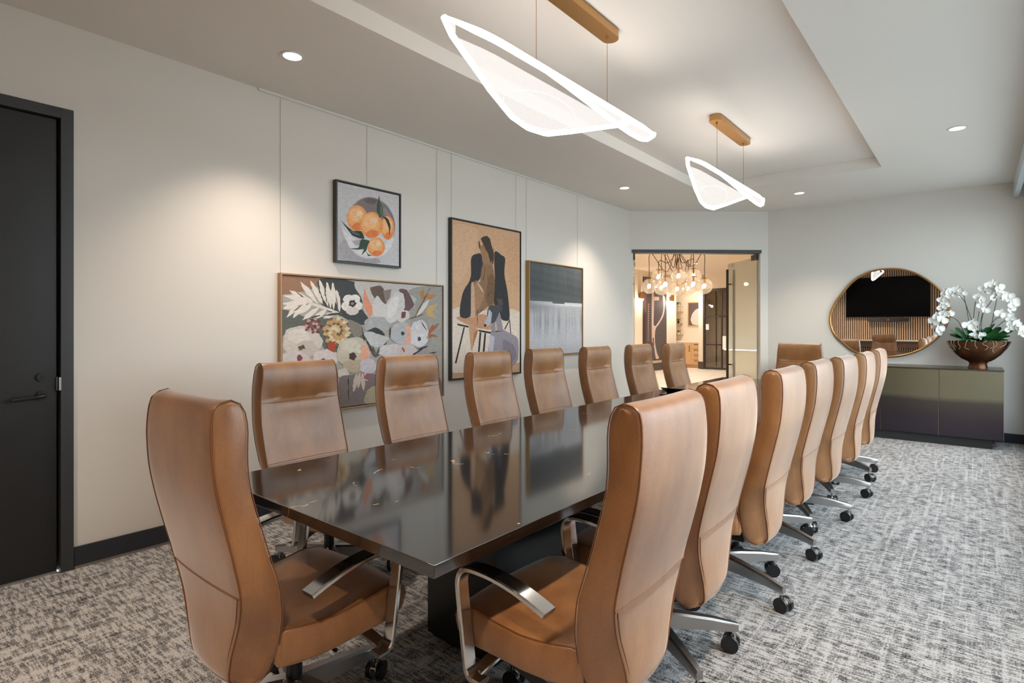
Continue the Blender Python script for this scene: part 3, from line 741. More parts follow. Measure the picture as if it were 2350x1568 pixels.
# black door with frame
d = struct(thing('door_1', None, None, (0,0,0)))
b = MB(); b.box((DX1,YL-.018,0),(.842,YL+.10,2.508),bev=.002).box((DX0-.057,YL-.018,0),(DX0,YL+.10,2.508),bev=.002).box((DX0,YL-.018,2.452),(DX1,YL+.10,2.508),bev=.002)
b.box((DX1-.03,YL+.056,0),(DX1,YL+.10,2.452)).box((DX0,YL+.056,0),(DX0+.03,YL+.10,2.452)).box((DX0,YL+.056,2.42),(DX1,YL+.10,2.452))
b.build('door_frame', 'black_trim', d)
lf = MB().box((DX0+.004,YL+.012,.008),(DX1-.012,YL+.055,2.447),bev=.002).build('door_leaf', 'black_door', d)
hx, hz, hy_ = .712, .962, YL+.012
MB().disc((hx,hy_-.006,hz),(0,1,0),.027,.012).tube(crom([(hx,hy_-.01,hz),(hx,hy_-.05,hz),(hx-.03,hy_-.062,hz-.003),(hx-.075,hy_-.06,hz-.006),(hx-.125,hy_-.052,hz-.01)],5,False),[.011]*10+[.0105]*11,10).build('lever_handle', 'black_plastic', lf)
MB().disc((hx-.004,hy_-.006,1.06),(0,1,0),.022,.014).box((hx-.006,hy_-.0145,1.05),(hx-.002,hy_-.013,1.066),1).build('deadbolt', ['black_plastic','black_gap'], lf)
MB().box((DX1-.008,YL-.02,.985),(DX1+.002,YL-.017,1.055)).box((DX1-.014,YL+.002,.985),(DX1-.009,YL+.012,1.055)).build('strike_plate', 'alu_soft', d, 0)
MB().box((DX0+.004,YL+.005,.0),(DX1-.012,YL+.013,.012)).build('door_sweep', 'alu_soft', lf, 0)

# ------------------------------------------------------------------ glass double door in the corner wall
dA = Vector(CA).lerp(Vector(CB), 0); dv = (Vector(CB)-Vector(CA)).normalized(); nv = Vector((-dv.y, dv.x))   # nv points into the lobby
gd = struct(thing('door_2', None, None))
MB().obox(CA,CB,-.012,.125,2.376,2.424,.03,CL-.10).build('header', 'black_trim', gd, 0)
def leaf(hinge, free, name):
    h, f = Vector(hinge), Vector(free)
    lf = MB().obox(h,f,-.006,.006,.01,2.33,.012,(f-h).length).build(name, 'door_glass', gd, 0)
    for s0, s1, z0, z1 in ((.0,.16,2.29,2.372),(.0,.16,.0,.08)):
        MB().obox(h,f,-.016,.016,z0,z1,s0,s1).build('patch_fitting', 'dark_metal', lf, 0)
    L = (f-h).length
    MB().obox(h,f,-.014,.014,2.27,2.33,L-.17,L-.02).build('lock_patch', 'alu_soft', lf, 0)
    return lf, h, f
hR = Vector(CA)+dv*(CL-.125)+nv*.06; fR = hR+(nv*.985+dv*(-.05)).normalized()*.92
lfR, h, f = leaf(hR, fR, 'glass_leaf')
dd = (f-h).normalized(); nn = Vector((-dd.y, dd.x))
def pull(lf, h, f, side):
    dd = (f-h).normalized(); nn = Vector((-dd.y, dd.x))*side; L = (f-h).length; p = h+dd*(L-.09)+nn*.055; q = h+dd*(L-.09)
    b = MB(); b.box((p.x-.016,p.y-.016,.44),(p.x+.016,p.y+.016,2.235),bev=.003)
    for z in (.72, 2.0): b.tube([(q.x,q.y,z),(p.x,p.y,z)], .011, 8)
    b.build('pull_bar', 'dark_metal', lf)
pull(lfR, h, f, 1); pull(lfR, h, f, -1)
hL = Vector(CA)+dv*.075+nv*.06; fL = hL+Vector((.893,.45)).normalized()*.9
lfL, h, f = leaf(hL, fL, 'glass_leaf'); pull(lfL, h, f, 1)

# ------------------------------------------------------------------ slatted screen wall behind the camera (seen in the mirror)
b = MB(); b.box((XN,YR+.02,.11),(XN+.012,YL-.02,2.96), 1)
y = YR+.03
while y < YL-.05:
    b.box((XN+.012,y,.11),(XN+.034,y+.03,2.96), 0); y += .052
struct(b.build('trim_1', ['slat','slat_back'], smooth=0))
t = thing('television', 'large black wall screen on the wood slat wall reflected in the mirror', 'television', (XN+.04,1.926,2.14))
MB().box((.0,-.975,-.555),(.05,.975,.555),bev=.006).build('bezel', 'tv_bezel', t); MB().box((.05,-.963,-.543),(.0525,.963,.543)).build('screen', 'screen', t, 0)
t = thing('soundbar', 'dark grey soundbar under the black wall screen in the mirror', 'speaker', (XN+.04,1.885,1.505))
b = MB().box((0,-.465,-.05),(.08,.465,.05),bev=.012); b.build('grille', 'fabric_grey', t)
MB().lathe([(.0001,0),(.03,0),(.03,.002),(.0001,.002)],(0,0,0),20,sx=1,sy=.35).build('badge','alu_soft',t).matrix_basis = Matrix.Translation((.081,0,0)) @ Matrix.Rotation(PI/2,4,'Y') @ Matrix.Rotation(PI/2,4,'Z')
t = thing('console', 'dark walnut wall console below the screen, seen in the mirror', 'console', (XN+.04,1.9,0))
MB().box((.0,-1.2,.76),(.38,1.2,.925),bev=.003).build('body', 'walnut', t); MB().box((.0,-1.22,.925),(.4,1.22,.955),bev=.003).build('top', 'white', t)

# ------------------------------------------------------------------ conference chairs
def puff(A, B, wf, re=.012, bow=0, side=.006, mod=None, nst=8, mb=None):
    """cushion from a side silhouette: A and B are (y,z) chains sharing both ends; wf(y,z) is the half width"""
    mb = mb or MB(); n = len(A); loop = list(A)+list(B[-2:0:-1]); m = len(loop)
    nor = []
    ar = sum(loop[i][0]*loop[(i+1)%m][1]-loop[(i+1)%m][0]*loop[i][1] for i in range(m))
    sg = 1 if ar > 0 else -1
    for i in range(m):
        t = Vector(loop[(i+1)%m])-Vector(loop[i-1]); t.normalize(); nor.append(Vector((-t.y,t.x))*sg)   # inward
    st = [(u, 0, 0) for u in [-1+2*k/nst for k in range(nst+1)]]
    ang = [math.radians(a) for a in (30,60,90)]
    st = [(-1, re*math.sin(a), re*(1-math.cos(a))) for a in ang[::-1]] + st + [(1, re*math.sin(a), re*(1-math.cos(a))) for a in ang]
    V = []
    for u, ex, ins in st:
        for i, p in enumerate(loop):
            w = wf(*p); x = u*(w-re)+ex*(1 if u > 0 else -1); q = Vector(p)+nor[i]*ins
            yy, zz = q.x, q.y
            yy -= bow*(1-(x/w)**2)
            if mod: yy, zz = mod(x/w, yy, zz, i < n)
            V.append((x, yy, zz))
    F = [(j*m+i, j*m+(i+1)%m, (j+1)*m+(i+1)%m, (j+1)*m+i) for j in range(len(st)-1) for i in range(m)]
    o = len(V)
    for sgn, j in ((-1,0),(1,len(st)-1)):
        base = len(V); K = 3
        for i in range(1, n-1):
            a = Vector(V[j*m+i]); c = Vector(V[j*m+(m-i)])
            for k in range(1, K+1):
                t = k/(K+1); p = a.lerp(c, t); p.x += sgn*side*math.sin(PI*t); V.append(tuple(p))
        def idx(i, k):
            if i == 0: return j*m
            if i == n-1: return j*m+n-1
            if k == 0: return j*m+i
            if k == K+1: return j*m+(m-i)
            return base+(i-1)*K+(k-1)
        for i in range(n-1):
            for k in range(K+1):
                q = [idx(i,k), idx(i+1,k), idx(i+1,k+1), idx(i,k+1)]; qq = []
                for z in q:
                    if z not in qq: qq.append(z)
                if len(qq) > 2: F.append(tuple(qq))
    return mb.add(V, F)

REAR = [(-.252,.300),(-.268,.325),(-.272,.40),(-.272,.50),(-.285,.60),(-.308,.70),(-.332,.80),(-.352,.90),(-.360,1.00),(-.358,1.07),(-.350,1.110),(-.332,1.126),(-.305,1.132)]
FRONT = [(-.252,.300),(-.205,.302),(-.178,.33),(-.166,.40),(-.165,.48),(-.172,.55),(-.184,.61),(-.212,.70),(-.240,.80),(-.259,.88),(-.265,.92),(-.267,.96),(-.266,1.0),(-.263,1.05),(-.268,1.095),(-.284,1.124),(-.305,1.132)]
WR = ([.30,.34,.40,.46,.53,.60,.72,.80,1.0,1.132], [.120,.132,.152,.178,.210,.238,.249,.250,.238,.224])
WZ = ([.30,.33,.40,.50,.60,.80,1.0,1.132], [.165,.185,.213,.238,.250,.250,.238,.224])
def back_w(y, z):
    zs = [q[1] for q in REAR]; yr = interp(z, zs, [q[0] for q in REAR]); zs = [q[1] for q in FRONT]; yf = interp(z, zs, [q[0] for q in FRONT])
    t = min(1, max(0, (y-yr)/max(.02, yf-yr))) if z < 1.0 else 1
    return interp(z, *WR)*(1-t)+interp(z, *WZ)*t
def back_mesh():
    A = resample(crom(REAR,5,False), 64); B = resample(crom(FRONT,5,False), 64)
    def md(u, y, z, rear):
        if not rear:                                   # headrest crease fades towards the sides
            sf = min(1, max(0, (abs(u)-.5)/.4)); cf = 1-sf*sf*(3-2*sf)
            g = max(0, 1-(z-.930)/.085)**1.4 if z >= .930 else max(0, 1-(.930-z)/.016)
            y -= .024*cf*g
            y -= .016*max(0, 1-((z-.72)/.16)**2)*(1-u*u)
        return y, z
    return puff([tuple(p) for p in A], [tuple(p) for p in B], back_w, .012, .010, .006, md, 10)
def rear_y(z, u): 
    zs = [p[1] for p in REAR]; return interp(z, zs, [p[0] for p in REAR]) - .010*(1-u*u)
def front_y(z, u):
    zs = [p[1] for p in FRONT]; return interp(z, zs, [p[0] for p in FRONT]) - .010*(1-u*u) - .016*max(0, 1-((z-.72)/.16)**2)*(1-u*u)
def make_chair():
    r = thing('conference_chair', 'tan leather conference chair', 'chair', group='conference chairs around the table')
    bk = back_mesh().build('backrest', 'leather', r, 50)
    b = MB(); w = lambda z: interp(z, *WZ)
    A = resample(crom(REAR,5,False), 34); B = resample(crom(FRONT,5,False), 34)
    for s in (-1, 1):
        for ch in (A, B): b.tube([(s*(back_w(p[0], p[1])-.0035), p[0], p[1]) for p in ch], .0019, 5)
        zz = [.592-.27*k/14 for k in range(15)]
        b.tube([(s*(interp(z, *WR)-.018), rear_y(z, .93)-.0005, z) for z in zz], .0013, 5)
    us = [-.97+1.94*k/16 for k in range(17)]
    b.tube([(u*.236, rear_y(.592, u)-.0005, .592) for u in us], .0014, 5)
    for z in (.606, .594): b.tube([(u*.25, front_y(z, u)+.0008, z) for u in us], .0013, 5)
    b.tube([(u*.247, front_y(.920, u)+.0006, .918) for u in us], .0013, 5)
    b.build('piping', 'stitch', bk)
    # seat cushion
    TOP = [(-.175,.400),(-.172,.440),(-.15,.454),(-.10,.452),(0,.450),(.10,.458),(.18,.468),(.235,.462),(.270,.438),(.285,.405)]
    BOT = [(-.175,.400),(-.172,.352),(-.15,.342),(-.05,.343),(.10,.350),(.20,.352),(.255,.356),(.278,.375),(.285,.405)]
    A = [tuple(p) for p in resample(crom(TOP,5,False), 30)]; B = [tuple(p) for p in resample(crom(BOT,5,False), 30)]
    def ms(u, y, z, top):
        if z > .41: z -= .014*(1-u*u)*max(0, 1-((y+.02)/.24)**2)
        return y, z
    ws = lambda y, z: interp(y, [-.175,-.08,.0,.18,.285], [.215,.245,.256,.258,.235])
    st = puff(A, B, ws, .014, -.018, .006, ms, 10).build('seat', 'leather', r, 50)
    for s in (-1, 1): MB().tube([(s*(ws(*p)-.005), p[0]-.0, p[1]-.002) for p in A[3:]], .0019, 5).build('piping', 'stitch', st)
    # open loop arms
    for s in (-1, 1):
        P = [(s*.13,.115,.332),(s*.22,.135,.312),(s*.285,.150,.300)]
        b = MB(); b.sweep(crom([Vector((s*.12,.13,.335)),Vector((s*.2,.142,.318)),Vector((s*.268,.155,.292))],4,False), .022, .007, (0,1,0))
        pts = [(.115,.2865),(.150,.2885),(.168,.305),(.176,.34),(.190,.44),(.203,.535),(.203,.572),(.188,.598),(.155,.612),(.08,.612),(0,.600),(-.07,.580),(-.118,.562)]
        p3 = crom([Vector((s*.285, y, z)) for y, z in pts], 5, False); n = len(p3)
        wd_ = [.0235 if i < n*.55 else .0235+.005*min(1, (i/n-.55)*6) for i in range(n)]
        b.sweep(p3, wd_, [.0085]*n, (1,0,0))
        b.build('armrest', 'chrome', r, 40)
    b = MB().box((-.11,-.16,.275),(.11,.14,.342),bev=.012); b.box((-.05,-.25,.31),(.05,-.1,.345),bev=.006)
    b.tube([(.11,.03,.31),(.2,.03,.305)],.006,8); b.build('tilt_mechanism', 'black_plastic', r)
    MB().lathe([(.026,.15),(.026,.235),(.022,.24)],n=18).lathe([(.0145,.24),(.0145,.28)],n=16,mi=1).build('gas_lift', ['black_plastic','chrome'], r)
    # five star base with casters
    b = MB().lathe([(.03,.085),(.045,.09),(.048,.15),(.036,.165),(.03,.166)],n=24)
    for k in range(5):
        a = k*2*PI/5; ca, sa = math.cos(a), math.sin(a); V = []
        for rr, zt, zb, hw in ((.03,.166,.095,.025),(.12,.158,.097,.023),(.25,.140,.093,.018),(.335,.122,.086,.0145),(.354,.117,.086,.013)):
            for dx, z in ((-hw*.7,zt),(hw*.7,zt),(hw,zt-.008),(hw,zb),(-hw,zb),(-hw,zt-.008)): V.append((rr*ca-dx*sa, rr*sa+dx*ca, z))
        F = [(i*6+q, i*6+(q+1)%6, (i+1)*6+(q+1)%6, (i+1)*6+q) for i in range(4) for q in range(6)]+[(0,1,2,3,4,5),tuple(range(24,30))]
        b.add(V, F)
    bs = b.build('star_base', 'alu_soft', r, 30)
    for k in range(5):
        a = k*2*PI/5+.0; p = (.338*math.cos(a), .338*math.sin(a))
        c = MB(); ra = a+1.1+k*.9; ax = Vector((math.cos(ra), math.sin(ra), 0)); fw = Vector((-ax.y, ax.x, 0)); ct = Vector((p[0],p[1],.034))+fw*.012
        for s in (-1, 1):
            c.disc(ct+ax*s*.021, ax, .034, .016, 24, 0); c.disc(ct+ax*s*.0130, ax, .0315, .007, 24, 1); c.disc(ct+ax*s*.0292, ax, .026, .002, 20, 0)
        c.disc(ct, ax, .011, .03, 12, 1); q = Vector((p[0],p[1],0)); c.tube([q+Vector((0,0,.088)), q+Vector((0,0,.05))], .008, 10, 1)
        c.tube([q+Vector((0,0,.052)), ct+Vector((0,0,.004))], .0085, 8, 1)
        c.build('caster', ['tyre','chrome'], bs, 35)
    return r
chair0 = make_chair()
def place(x, y, rz, lab, base=0, first=[True]):
    c = chair0 if first[0] else dup(chair0); first[0] = False
    c.location = (x, y, 0); c.rotation_euler = (0, 0, rz); c['label'] = lab
    for k in kids(c):
        if k.name.startswith('star_base'): k.rotation_euler = (0, 0, base)
    return c
# local front is +y.  near end chair faces +X, left row faces -Y, right row faces +Y, far end chair faces -X
place(.985, 1.76, -PI/2, 'tan leather chair at the near short end of the table, back to the camera', .3)
for i, (x, y, a, lab) in enumerate([
    (1.69, 2.665, 1.0, 'tan leather chair by the picture wall nearest the black door, below the floral painting'),
    (2.49, 2.66, -.5, 'tan leather chair under the right half of the floral painting'),
    (3.31, 2.66, .8, 'tan leather chair in front of the seated figure painting'),
    (4.08, 2.69, -1.2, 'tan leather chair below the grey seascape painting'),
    (4.80, 2.59, .6, 'tan leather chair against the bare wall just right of the seascape painting'),
    (5.67, 2.57, -1.5, 'tan leather chair in front of the left side of the glass doorway'),
    (6.36, 2.46, 1.2, 'tan leather chair before the middle of the glass doorway, far end of picture row')]):
    place(x, y, PI+math.radians(a), lab, .4*i)
for i, (x, y, a, bs, lab) in enumerate([
    (1.505, 1.005, 1.0, 0, 'large tan leather chair seen from behind at the near corner, window side'),
    (2.15, 1.04, 1.5, math.radians(-55), 'second tan chair from the near corner along the window side'),
    (2.93, 1.03, .5, math.radians(-36), 'third tan chair from the near corner along the window side'),
    (3.69, 1.04, 0, math.radians(-40), 'fourth tan chair from the near corner along the window side'),
    (4.34, 1.005, -1.5, math.radians(-76), 'fifth tan chair from the near corner along the window side'),
    (5.07, .985, 0, math.radians(-82), 'sixth tan chair along the window side, second from the dark sideboard'),
    (5.87, .99, 0, math.radians(-54), 'last tan chair on the window side, nearest the dark sideboard')]):
    place(x, y, math.radians(a), lab, bs)
place(6.90, 1.60, PI/2, 'tan leather chair at the far end of the table facing the camera', .2)

# ------------------------------------------------------------------ conference table
tb = thing('conference_table', 'long black stone conference table with gold veins in the middle of the room', 'table', (3.715,1.625,0))
HX, HY = 2.785, .610
MB().box((-HX,-HY,.7155),(HX,HY,.75),bev=.0025).build('tabletop', 'stone', tb)
MB().box((-HX+.10,-HY+.10,.668),(HX-.10,HY-.10,.7155)).build('apron', 'table_base', tb, 0)
for x, hy in ((-1.735,.195),(0,.15),(1.785,.17)):
    MB().box((x-.35,-hy,.02),(x+.35,hy,.668),bev=.004).box((x-.33,-hy+.02,0),(x+.33,hy-.02,.02)).build('pedestal', 'table_base', tb)
pb = thing('power_box', 'black tilted lid of a power box standing open on the table top', 'power box', (4.52,1.915,.75))
MB().box((-.05,-.16,0),(.09,.16,.006),bev=.002).build('frame', 'black_plastic', pb)
V = [(x, y, z) for y in (-.145,.145) for x, z in ((.07,.006),(.076,.006),(-.056,.064),(-.062,.060))]
MB().add(V, [(0,1,2,3),(4,5,6,7),(0,1,5,4),(1,2,6,5),(2,3,7,6),(3,0,4,7)]).build('lid', 'black_plastic', pb, 0)

# ------------------------------------------------------------------ pictures on the left wall
def inside(P, x, y):
    r = False; n = len(P)
    for i in range(n):
        (x1, y1), (x2, y2) = P[i], P[i-1]
        if (y1 > y) != (y2 > y) and x < (x2-x1)*(y-y1)/(y2-y1)+x1: r = not r
    return r
def art_mesh(shapes, w, h, ground, grid=None):
    """flat painted canvas facing -y, local x 0..w, z 0..h; every brush shape a thin layer on the one before"""
    V, F, COL = [], [], []
    def poly(pts, col, lay):
        o = len(V); V.extend([(x*w, -lay, z*h) for x, z in pts]); F.append(tuple(range(o, o+len(pts)))); COL.append(col)
    if grid:
        nx, nz, fn = grid
        for i in range(nx):
            for j in range(nz):
                poly([(i/nx,j/nz),((i+1)/nx,j/nz),((i+1)/nx,(j+1)/nz),(i/nx,(j+1)/nz)], fn((i+.5)/nx, (j+.5)/nz), 0)
    else: poly([(0,0),(1,0),(1,1),(0,1)], ground, 0)
    rnd = random.Random(3)
    for k, (c, d) in enumerate(shapes):
        q = [t/1000 for t in d]; P = [Vector((q[i], q[i+1])) for i in range(0, len(q), 2)]
        P = crom(P, 4, True, 1.0 if len(P) > 7 and len(P) % 2 == 0 and len(P) > 9 else .55) if len(P) > 4 else P
        P = [(min(1, max(0, p.x+rnd.uniform(-.0022,.0022))), min(1, max(0, p.y+rnd.uniform(-.0022,.0022)))) for p in P]
        poly(P, c, .000022*(k+1))
        xs = [q[0] for q in P]; zs = [q[1] for q in P]; ar = (max(xs)-min(xs))*(max(zs)-min(zs))
        if ar > .004:
            for _ in range(min(26, int(5+ar*110))):
                x, z = rnd.uniform(min(xs), max(xs)), rnd.uniform(min(zs), max(zs)); an = rnd.gauss(1.2, .5); ln = rnd.uniform(.02, .07); dx, dz = ln*math.cos(an), ln*math.sin(an)*w/h
                if not all(inside(P, x+dx*t, z+dz*t) for t in (0,.5,1)): continue
                wd_ = rnd.uniform(.003, .009); dl = rnd.uniform(-13, 13); q = [(x,z),(x+dx*.5-wd_*math.sin(an),z+dz*.5+wd_*math.cos(an)),(x+dx,z+dz),(x+dx*.5+wd_*math.sin(an),z+dz*.5-wd_*math.cos(an))]
                poly(q, tuple(min(250, max(8, v+dl)) for v in c), .000022*(k+1)+.000008+.0000001*_)
    me = bpy.data.meshes.new('canvas'); me.from_pydata(V, [], F)
    at = me.color_attributes.new('paint', 'FLOAT_COLOR', 'CORNER'); i = 0
    for f, c in zip(me.polygons, COL):
        cc = (*lin(c), 1)
        for li in f.loop_indices: at.data[li].color = cc
    me.materials.append(M['canvas']); o = bpy.data.objects.new('canvas', me); C.objects.link(o); return o
def framed(name, label, x0, x1, z0, z1, shapes, ground, fm, wires, grid=None, fw=.011, y=YL, dep=.045, cat='painting', rz=0):
    t = thing(name, label, cat, (x0, y-dep, z0), rz)
    w, h = x1-x0, z1-z0
    b = MB(); b.box((0,0,0),(fw,dep,h)).box((w-fw,0,0),(w,dep,h)).box((fw,0,0),(w-fw,dep,fw)).box((fw,0,h-fw),(w-fw,dep,h))
    b.build('frame', fm, t, 0)
    g = .006; MB().box((fw,.010,fw),(w-fw,dep,h-fw)).build('shadow_gap', 'black_gap', t, 0)
    a = art_mesh(shapes, w-2*fw-2*g, h-2*fw-2*g, ground, grid); a.parent = t; a.location = (fw+g, .008, fw+g)
    for wx in wires:
        MB().tube([(wx-x0, dep-.006, h),(wx-x0, dep-.006, 2.955-z0)], .0011, 5).build('hanging_wire', 'steel_line', t)
    return t
framed('painting', 'wide floral painting of white and coral blooms in a thin oak frame', 2.012, 3.585, .688, 1.708, FLORAL, (170,166,160), 'oak', (2.03, 3.53))
framed('painting', 'small painting of oranges in a bowl in a black frame above the floral painting', 2.456, 3.085, 1.822, 2.456, ORANGES, (206,205,208), 'black_frame', (2.765,))
framed('painting', 'tall tan painting of a seated figure with a grey dog in a black frame', 3.68, 4.72, .822, 2.348, FIGURE, (208,168,133), 'black_frame', (3.716, 4.676))
rn = random.Random(11); streaks = [rn.random() for _ in range(41)]; st2 = [rn.random() for _ in range(41)]
def sea(u, v):
    s = interp(u*40, list(range(41)), streaks); s2 = interp(u*40, list(range(41)), st2)
    if v > .585+.01*math.sin(u*9):
        k = (v-.585)/.415; g = 84+26*abs(k-.35)+3*math.sin(k*30+u*5)+14*(st2[int(u*13)%41]-.5)*(k*.6); return (g*.93, g, g*1.03)
    k = v/.585
    top = max(0, 1-abs(k-.97)/.05); g = 176+14*s*(1-abs(2*k-1))+45*top*min(1, u*1.6)
    dark = max(0, 1-abs(k-.62)/.34)*(s2**1.5)*46*(1-top); g -= dark
    dl = max(0, 1-abs(k-.9)/.15)*max(0, .55-u)*70; g -= dl
    return (min(235, g*.985), min(237, g), min(240, g*1.025+3*(1-k)))
framed('painting', 'square grey seascape painting in a gold frame right of the seated figure', 4.85, 5.945, .988, 2.052, [], (180,180,182), 'gold_paint', (4.858, 5.879), (64, 56, sea), .012, dep=.05)
tag(MB().box((1.871,YL-.013,2.962),(6.04,YL,2.972)).box((1.871,YL-.016,2.955),(6.04,YL-.012,2.972)).build('picture_rail', 'rail_white', smooth=0), 'slim white picture hanging rail along the top of the left wall', 'picture rail')

# ------------------------------------------------------------------ ceiling lamps
def hA(x): return interp(x, [-.97,-.9,-.8,-.6,-.4,-.25,-.1,.1,.35,.55,.66], [.0,.055,.105,.2,.272,.292,.282,.215,.125,.055,.0])
def hB(x): return interp(x, [-.3,-.1,.1,.3,.5,.64,.76,.86,.93,.97], [.0,.035,.08,.125,.15,.15,.115,.065,.03,.0])
def zb(x): return -.035*max(0, (-x-.6)/.4)**1.5
def pendant(x, lab):
    t = thing('pendant_light', lab, 'pendant light', (x, 1.677, 2.625), group='leaf shaped pendants over the table')
    def st(c, L): return [(c+(L/2-.05)*k+.05*math.cos(a+k0), .05*math.sin(a+k0)) for k, k0 in ((1,-PI/2),(-1,PI/2)) for a in [PI*i/8 for i in range(9)]]
    MB().prism(st(0,.86), TZ-2.625-.052, TZ-2.625).build('canopy', 'gold', t, 40)
    for s in (-.345,.345): MB().tube([(s,0,.012),(s,0,TZ-2.625-.05)], .0016, 6).lathe([(.007,0),(.007,.012)],(s,0,TZ-2.625-.064),10).build('cable', 'gold', t)
    def sheet(hf, x0, x1, th, skip):
        V, Fc, edge, K = [], [], [], 9; N = 48
        for i in range(N+1):
            xx = x0+(x1-x0)*i/N; hh = hf(xx); a0 = th*(1 if th > 0 else 1)
            for k in range(K+1):
                tt = k/K; dpt = skip+max(0, hh-skip)*tt if hh > skip else hh*tt
                an = th*(1-.35*tt); p = (xx, math.sin(an)*dpt, zb(xx)-math.cos(an)*dpt); V.append(p)
            edge.append(V[-1])
        for i in range(N):
            for k in range(K): Fc.append((i*(K+1)+k, (i+1)*(K+1)+k, (i+1)*(K+1)+k+1, i*(K+1)+k+1))
        return V, Fc, edge
    for hf, x0, x1, th, sk in ((hA,-.97,.66,math.radians(38),.055),(hB,-.3,.97,math.radians(-42),.0)):
        V, Fc, edge = sheet(hf, x0, x1, th, sk)
        o = MB().add(V, Fc).build('acrylic_leaf', 'acrylic', t, 60)
        MB().tube(edge, .0135, 8).build('lit_edge', 'led', o, 60)
    # etched oval on the large leaf
    pts = []
    for i in range(32):
        a = 2*PI*i/32; xx = -.18+.30*math.cos(a); dpt = .185+.085*math.sin(a)-.10*(xx+.18)*1.0; an = math.radians(38)*(1-.35*dpt/.3)
        pts.append((xx, math.sin(an)*dpt-.002, zb(xx)-math.cos(an)*dpt))
    MB().tube(pts, .0013, 5, closed=True).build('etched_oval', 'etch', t)
    P = [(xx, 0, zb(xx)) for xx in [-.96+1.92*i/40 for i in range(41)]]
    wds = [.006+.015*min(1, min(i, 40-i)/4) for i in range(41)]
    MB().sweep(P, wds, .007, (0,1,0)).build('light_bar', 'led', t, 60)
pendant(2.56, 'nearer leaf shaped glowing pendant over the table'); pendant(5.06, 'farther, smaller looking leaf pendant near the glass doors')
def downlight(x, y, z, lab, e, grp='recessed ceiling downlights', col=WARM, ang=100):
    t = thing('downlight', lab, 'downlight', (x, y, z), group=grp)
    MB().lathe([(.052,-.001),(.068,-.001),(.068,-.006),(.054,-.006),(.052,-.001)],n=28,cap=False).build('trim_ring', 'white', t)
    MB().lathe([(.0001,-.002),(.0525,-.002),(.0525,-.0035),(.0001,-.0035)],n=24,cap=False).build('lens', 'down_glow', t)
    l = light('downlight_lamp', 'SPOT', (0,0,-.02), e, col, spot_size=math.radians(ang), spot_blend=.8, shadow_soft_size=.05); l.parent = t
DL = 110
downlight(1.782, 3.205, ZC, 'recessed downlight left of the tray ceiling, near the black door', DL)
downlight(5.989, 3.224, ZC, 'recessed downlight near the picture wall and glass doors', DL)
downlight(7.596, 1.692, ZC, 'recessed downlight between the tray ceiling and the mirror wall', DL)
downlight(5.944, .128, ZC, 'recessed downlight at the right, near the windows', DL)
downlight(1.75, .128, ZC, 'recessed downlight over the window side behind the camera view', 190)
downlight(-.37, .13, ZC, 'recessed downlight near the slat wall and windows, out of view', 260)
downlight(-.6, 2.6, ZC, 'added unseen downlight that brightens the slat wall', 200)  # unseen lamp added to brighten the slat wall

# ------------------------------------------------------------------ sideboard, mirror, orchids
sb = thing('sideboard', 'dark bronze metal sideboard below the round mirror', 'sideboard', (7.95,.886,0))
YA, YB = -1.104, 1.104
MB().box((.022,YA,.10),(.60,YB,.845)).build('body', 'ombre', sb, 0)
MB().box((.03,YA+.095,0),(.58,YB-.095,.10)).build('plinth', 'plinth', sb, 0)
MB().box((-.002,YA-.004,.845),(.605,YB+.004,.857)).build('top', 'bronze', sb, 0)
for k in range(4):
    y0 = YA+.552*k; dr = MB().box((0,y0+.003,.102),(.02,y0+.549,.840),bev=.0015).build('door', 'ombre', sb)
    MB().box((-.002,y0+.0005,.102),(.018,y0+.0035,.840)).build('edge_strip', 'bronze_edge', dr, 0)
MIR = [(0.845, 2.063), (0.712, 2.042), (0.582, 1.986), (0.455, 1.889), (0.343, 1.767), (0.276, 1.649), (0.248, 1.526), (0.264, 1.396), (0.312, 1.273), (0.392, 1.164), (0.518, 1.052), (0.647, 0.985), (0.778, 0.948), (0.879, 0.939), (1.016, 0.939), (1.143, 0.959), (1.229, 0.987), (1.302, 1.032), (1.375, 1.104), (1.442, 1.169), (1.502, 1.266), (1.531, 1.386), (1.521, 1.515), (1.465, 1.651), (1.382, 1.776), (1.28, 1.906), (1.157, 2.0), (1.016, 2.053)]
P = crom([Vector((y, z)) for y, z in MIR], 5, True); cy_ = sum(p.x for p in P)/len(P); cz_ = sum(p.y for p in P)/len(P)
mr = thing('wall_mirror', 'pebble shaped mirror in a thin gold frame above the sideboard', 'mirror', (XF,cy_,cz_))
n = len(P); inn = [Vector((p.x-cy_, p.y-cz_))*.985 for p in P]
V = [(-.018, q.x, q.y) for q in inn]; MB().add(V, [tuple(range(n))]).build('mirror_glass', 'mirror', mr, 0)
MB().tube([(-.020, (p.x-cy_)*.99, (p.y-cz_)*.99) for p in P], .0125, 8, closed=True).add([(-.002, q.x, q.y) for q in inn]+V, [(i,(i+1)%n,(i+1)%n+n,i+n) for i in range(n)]).build('frame', 'gold', mr, 50)

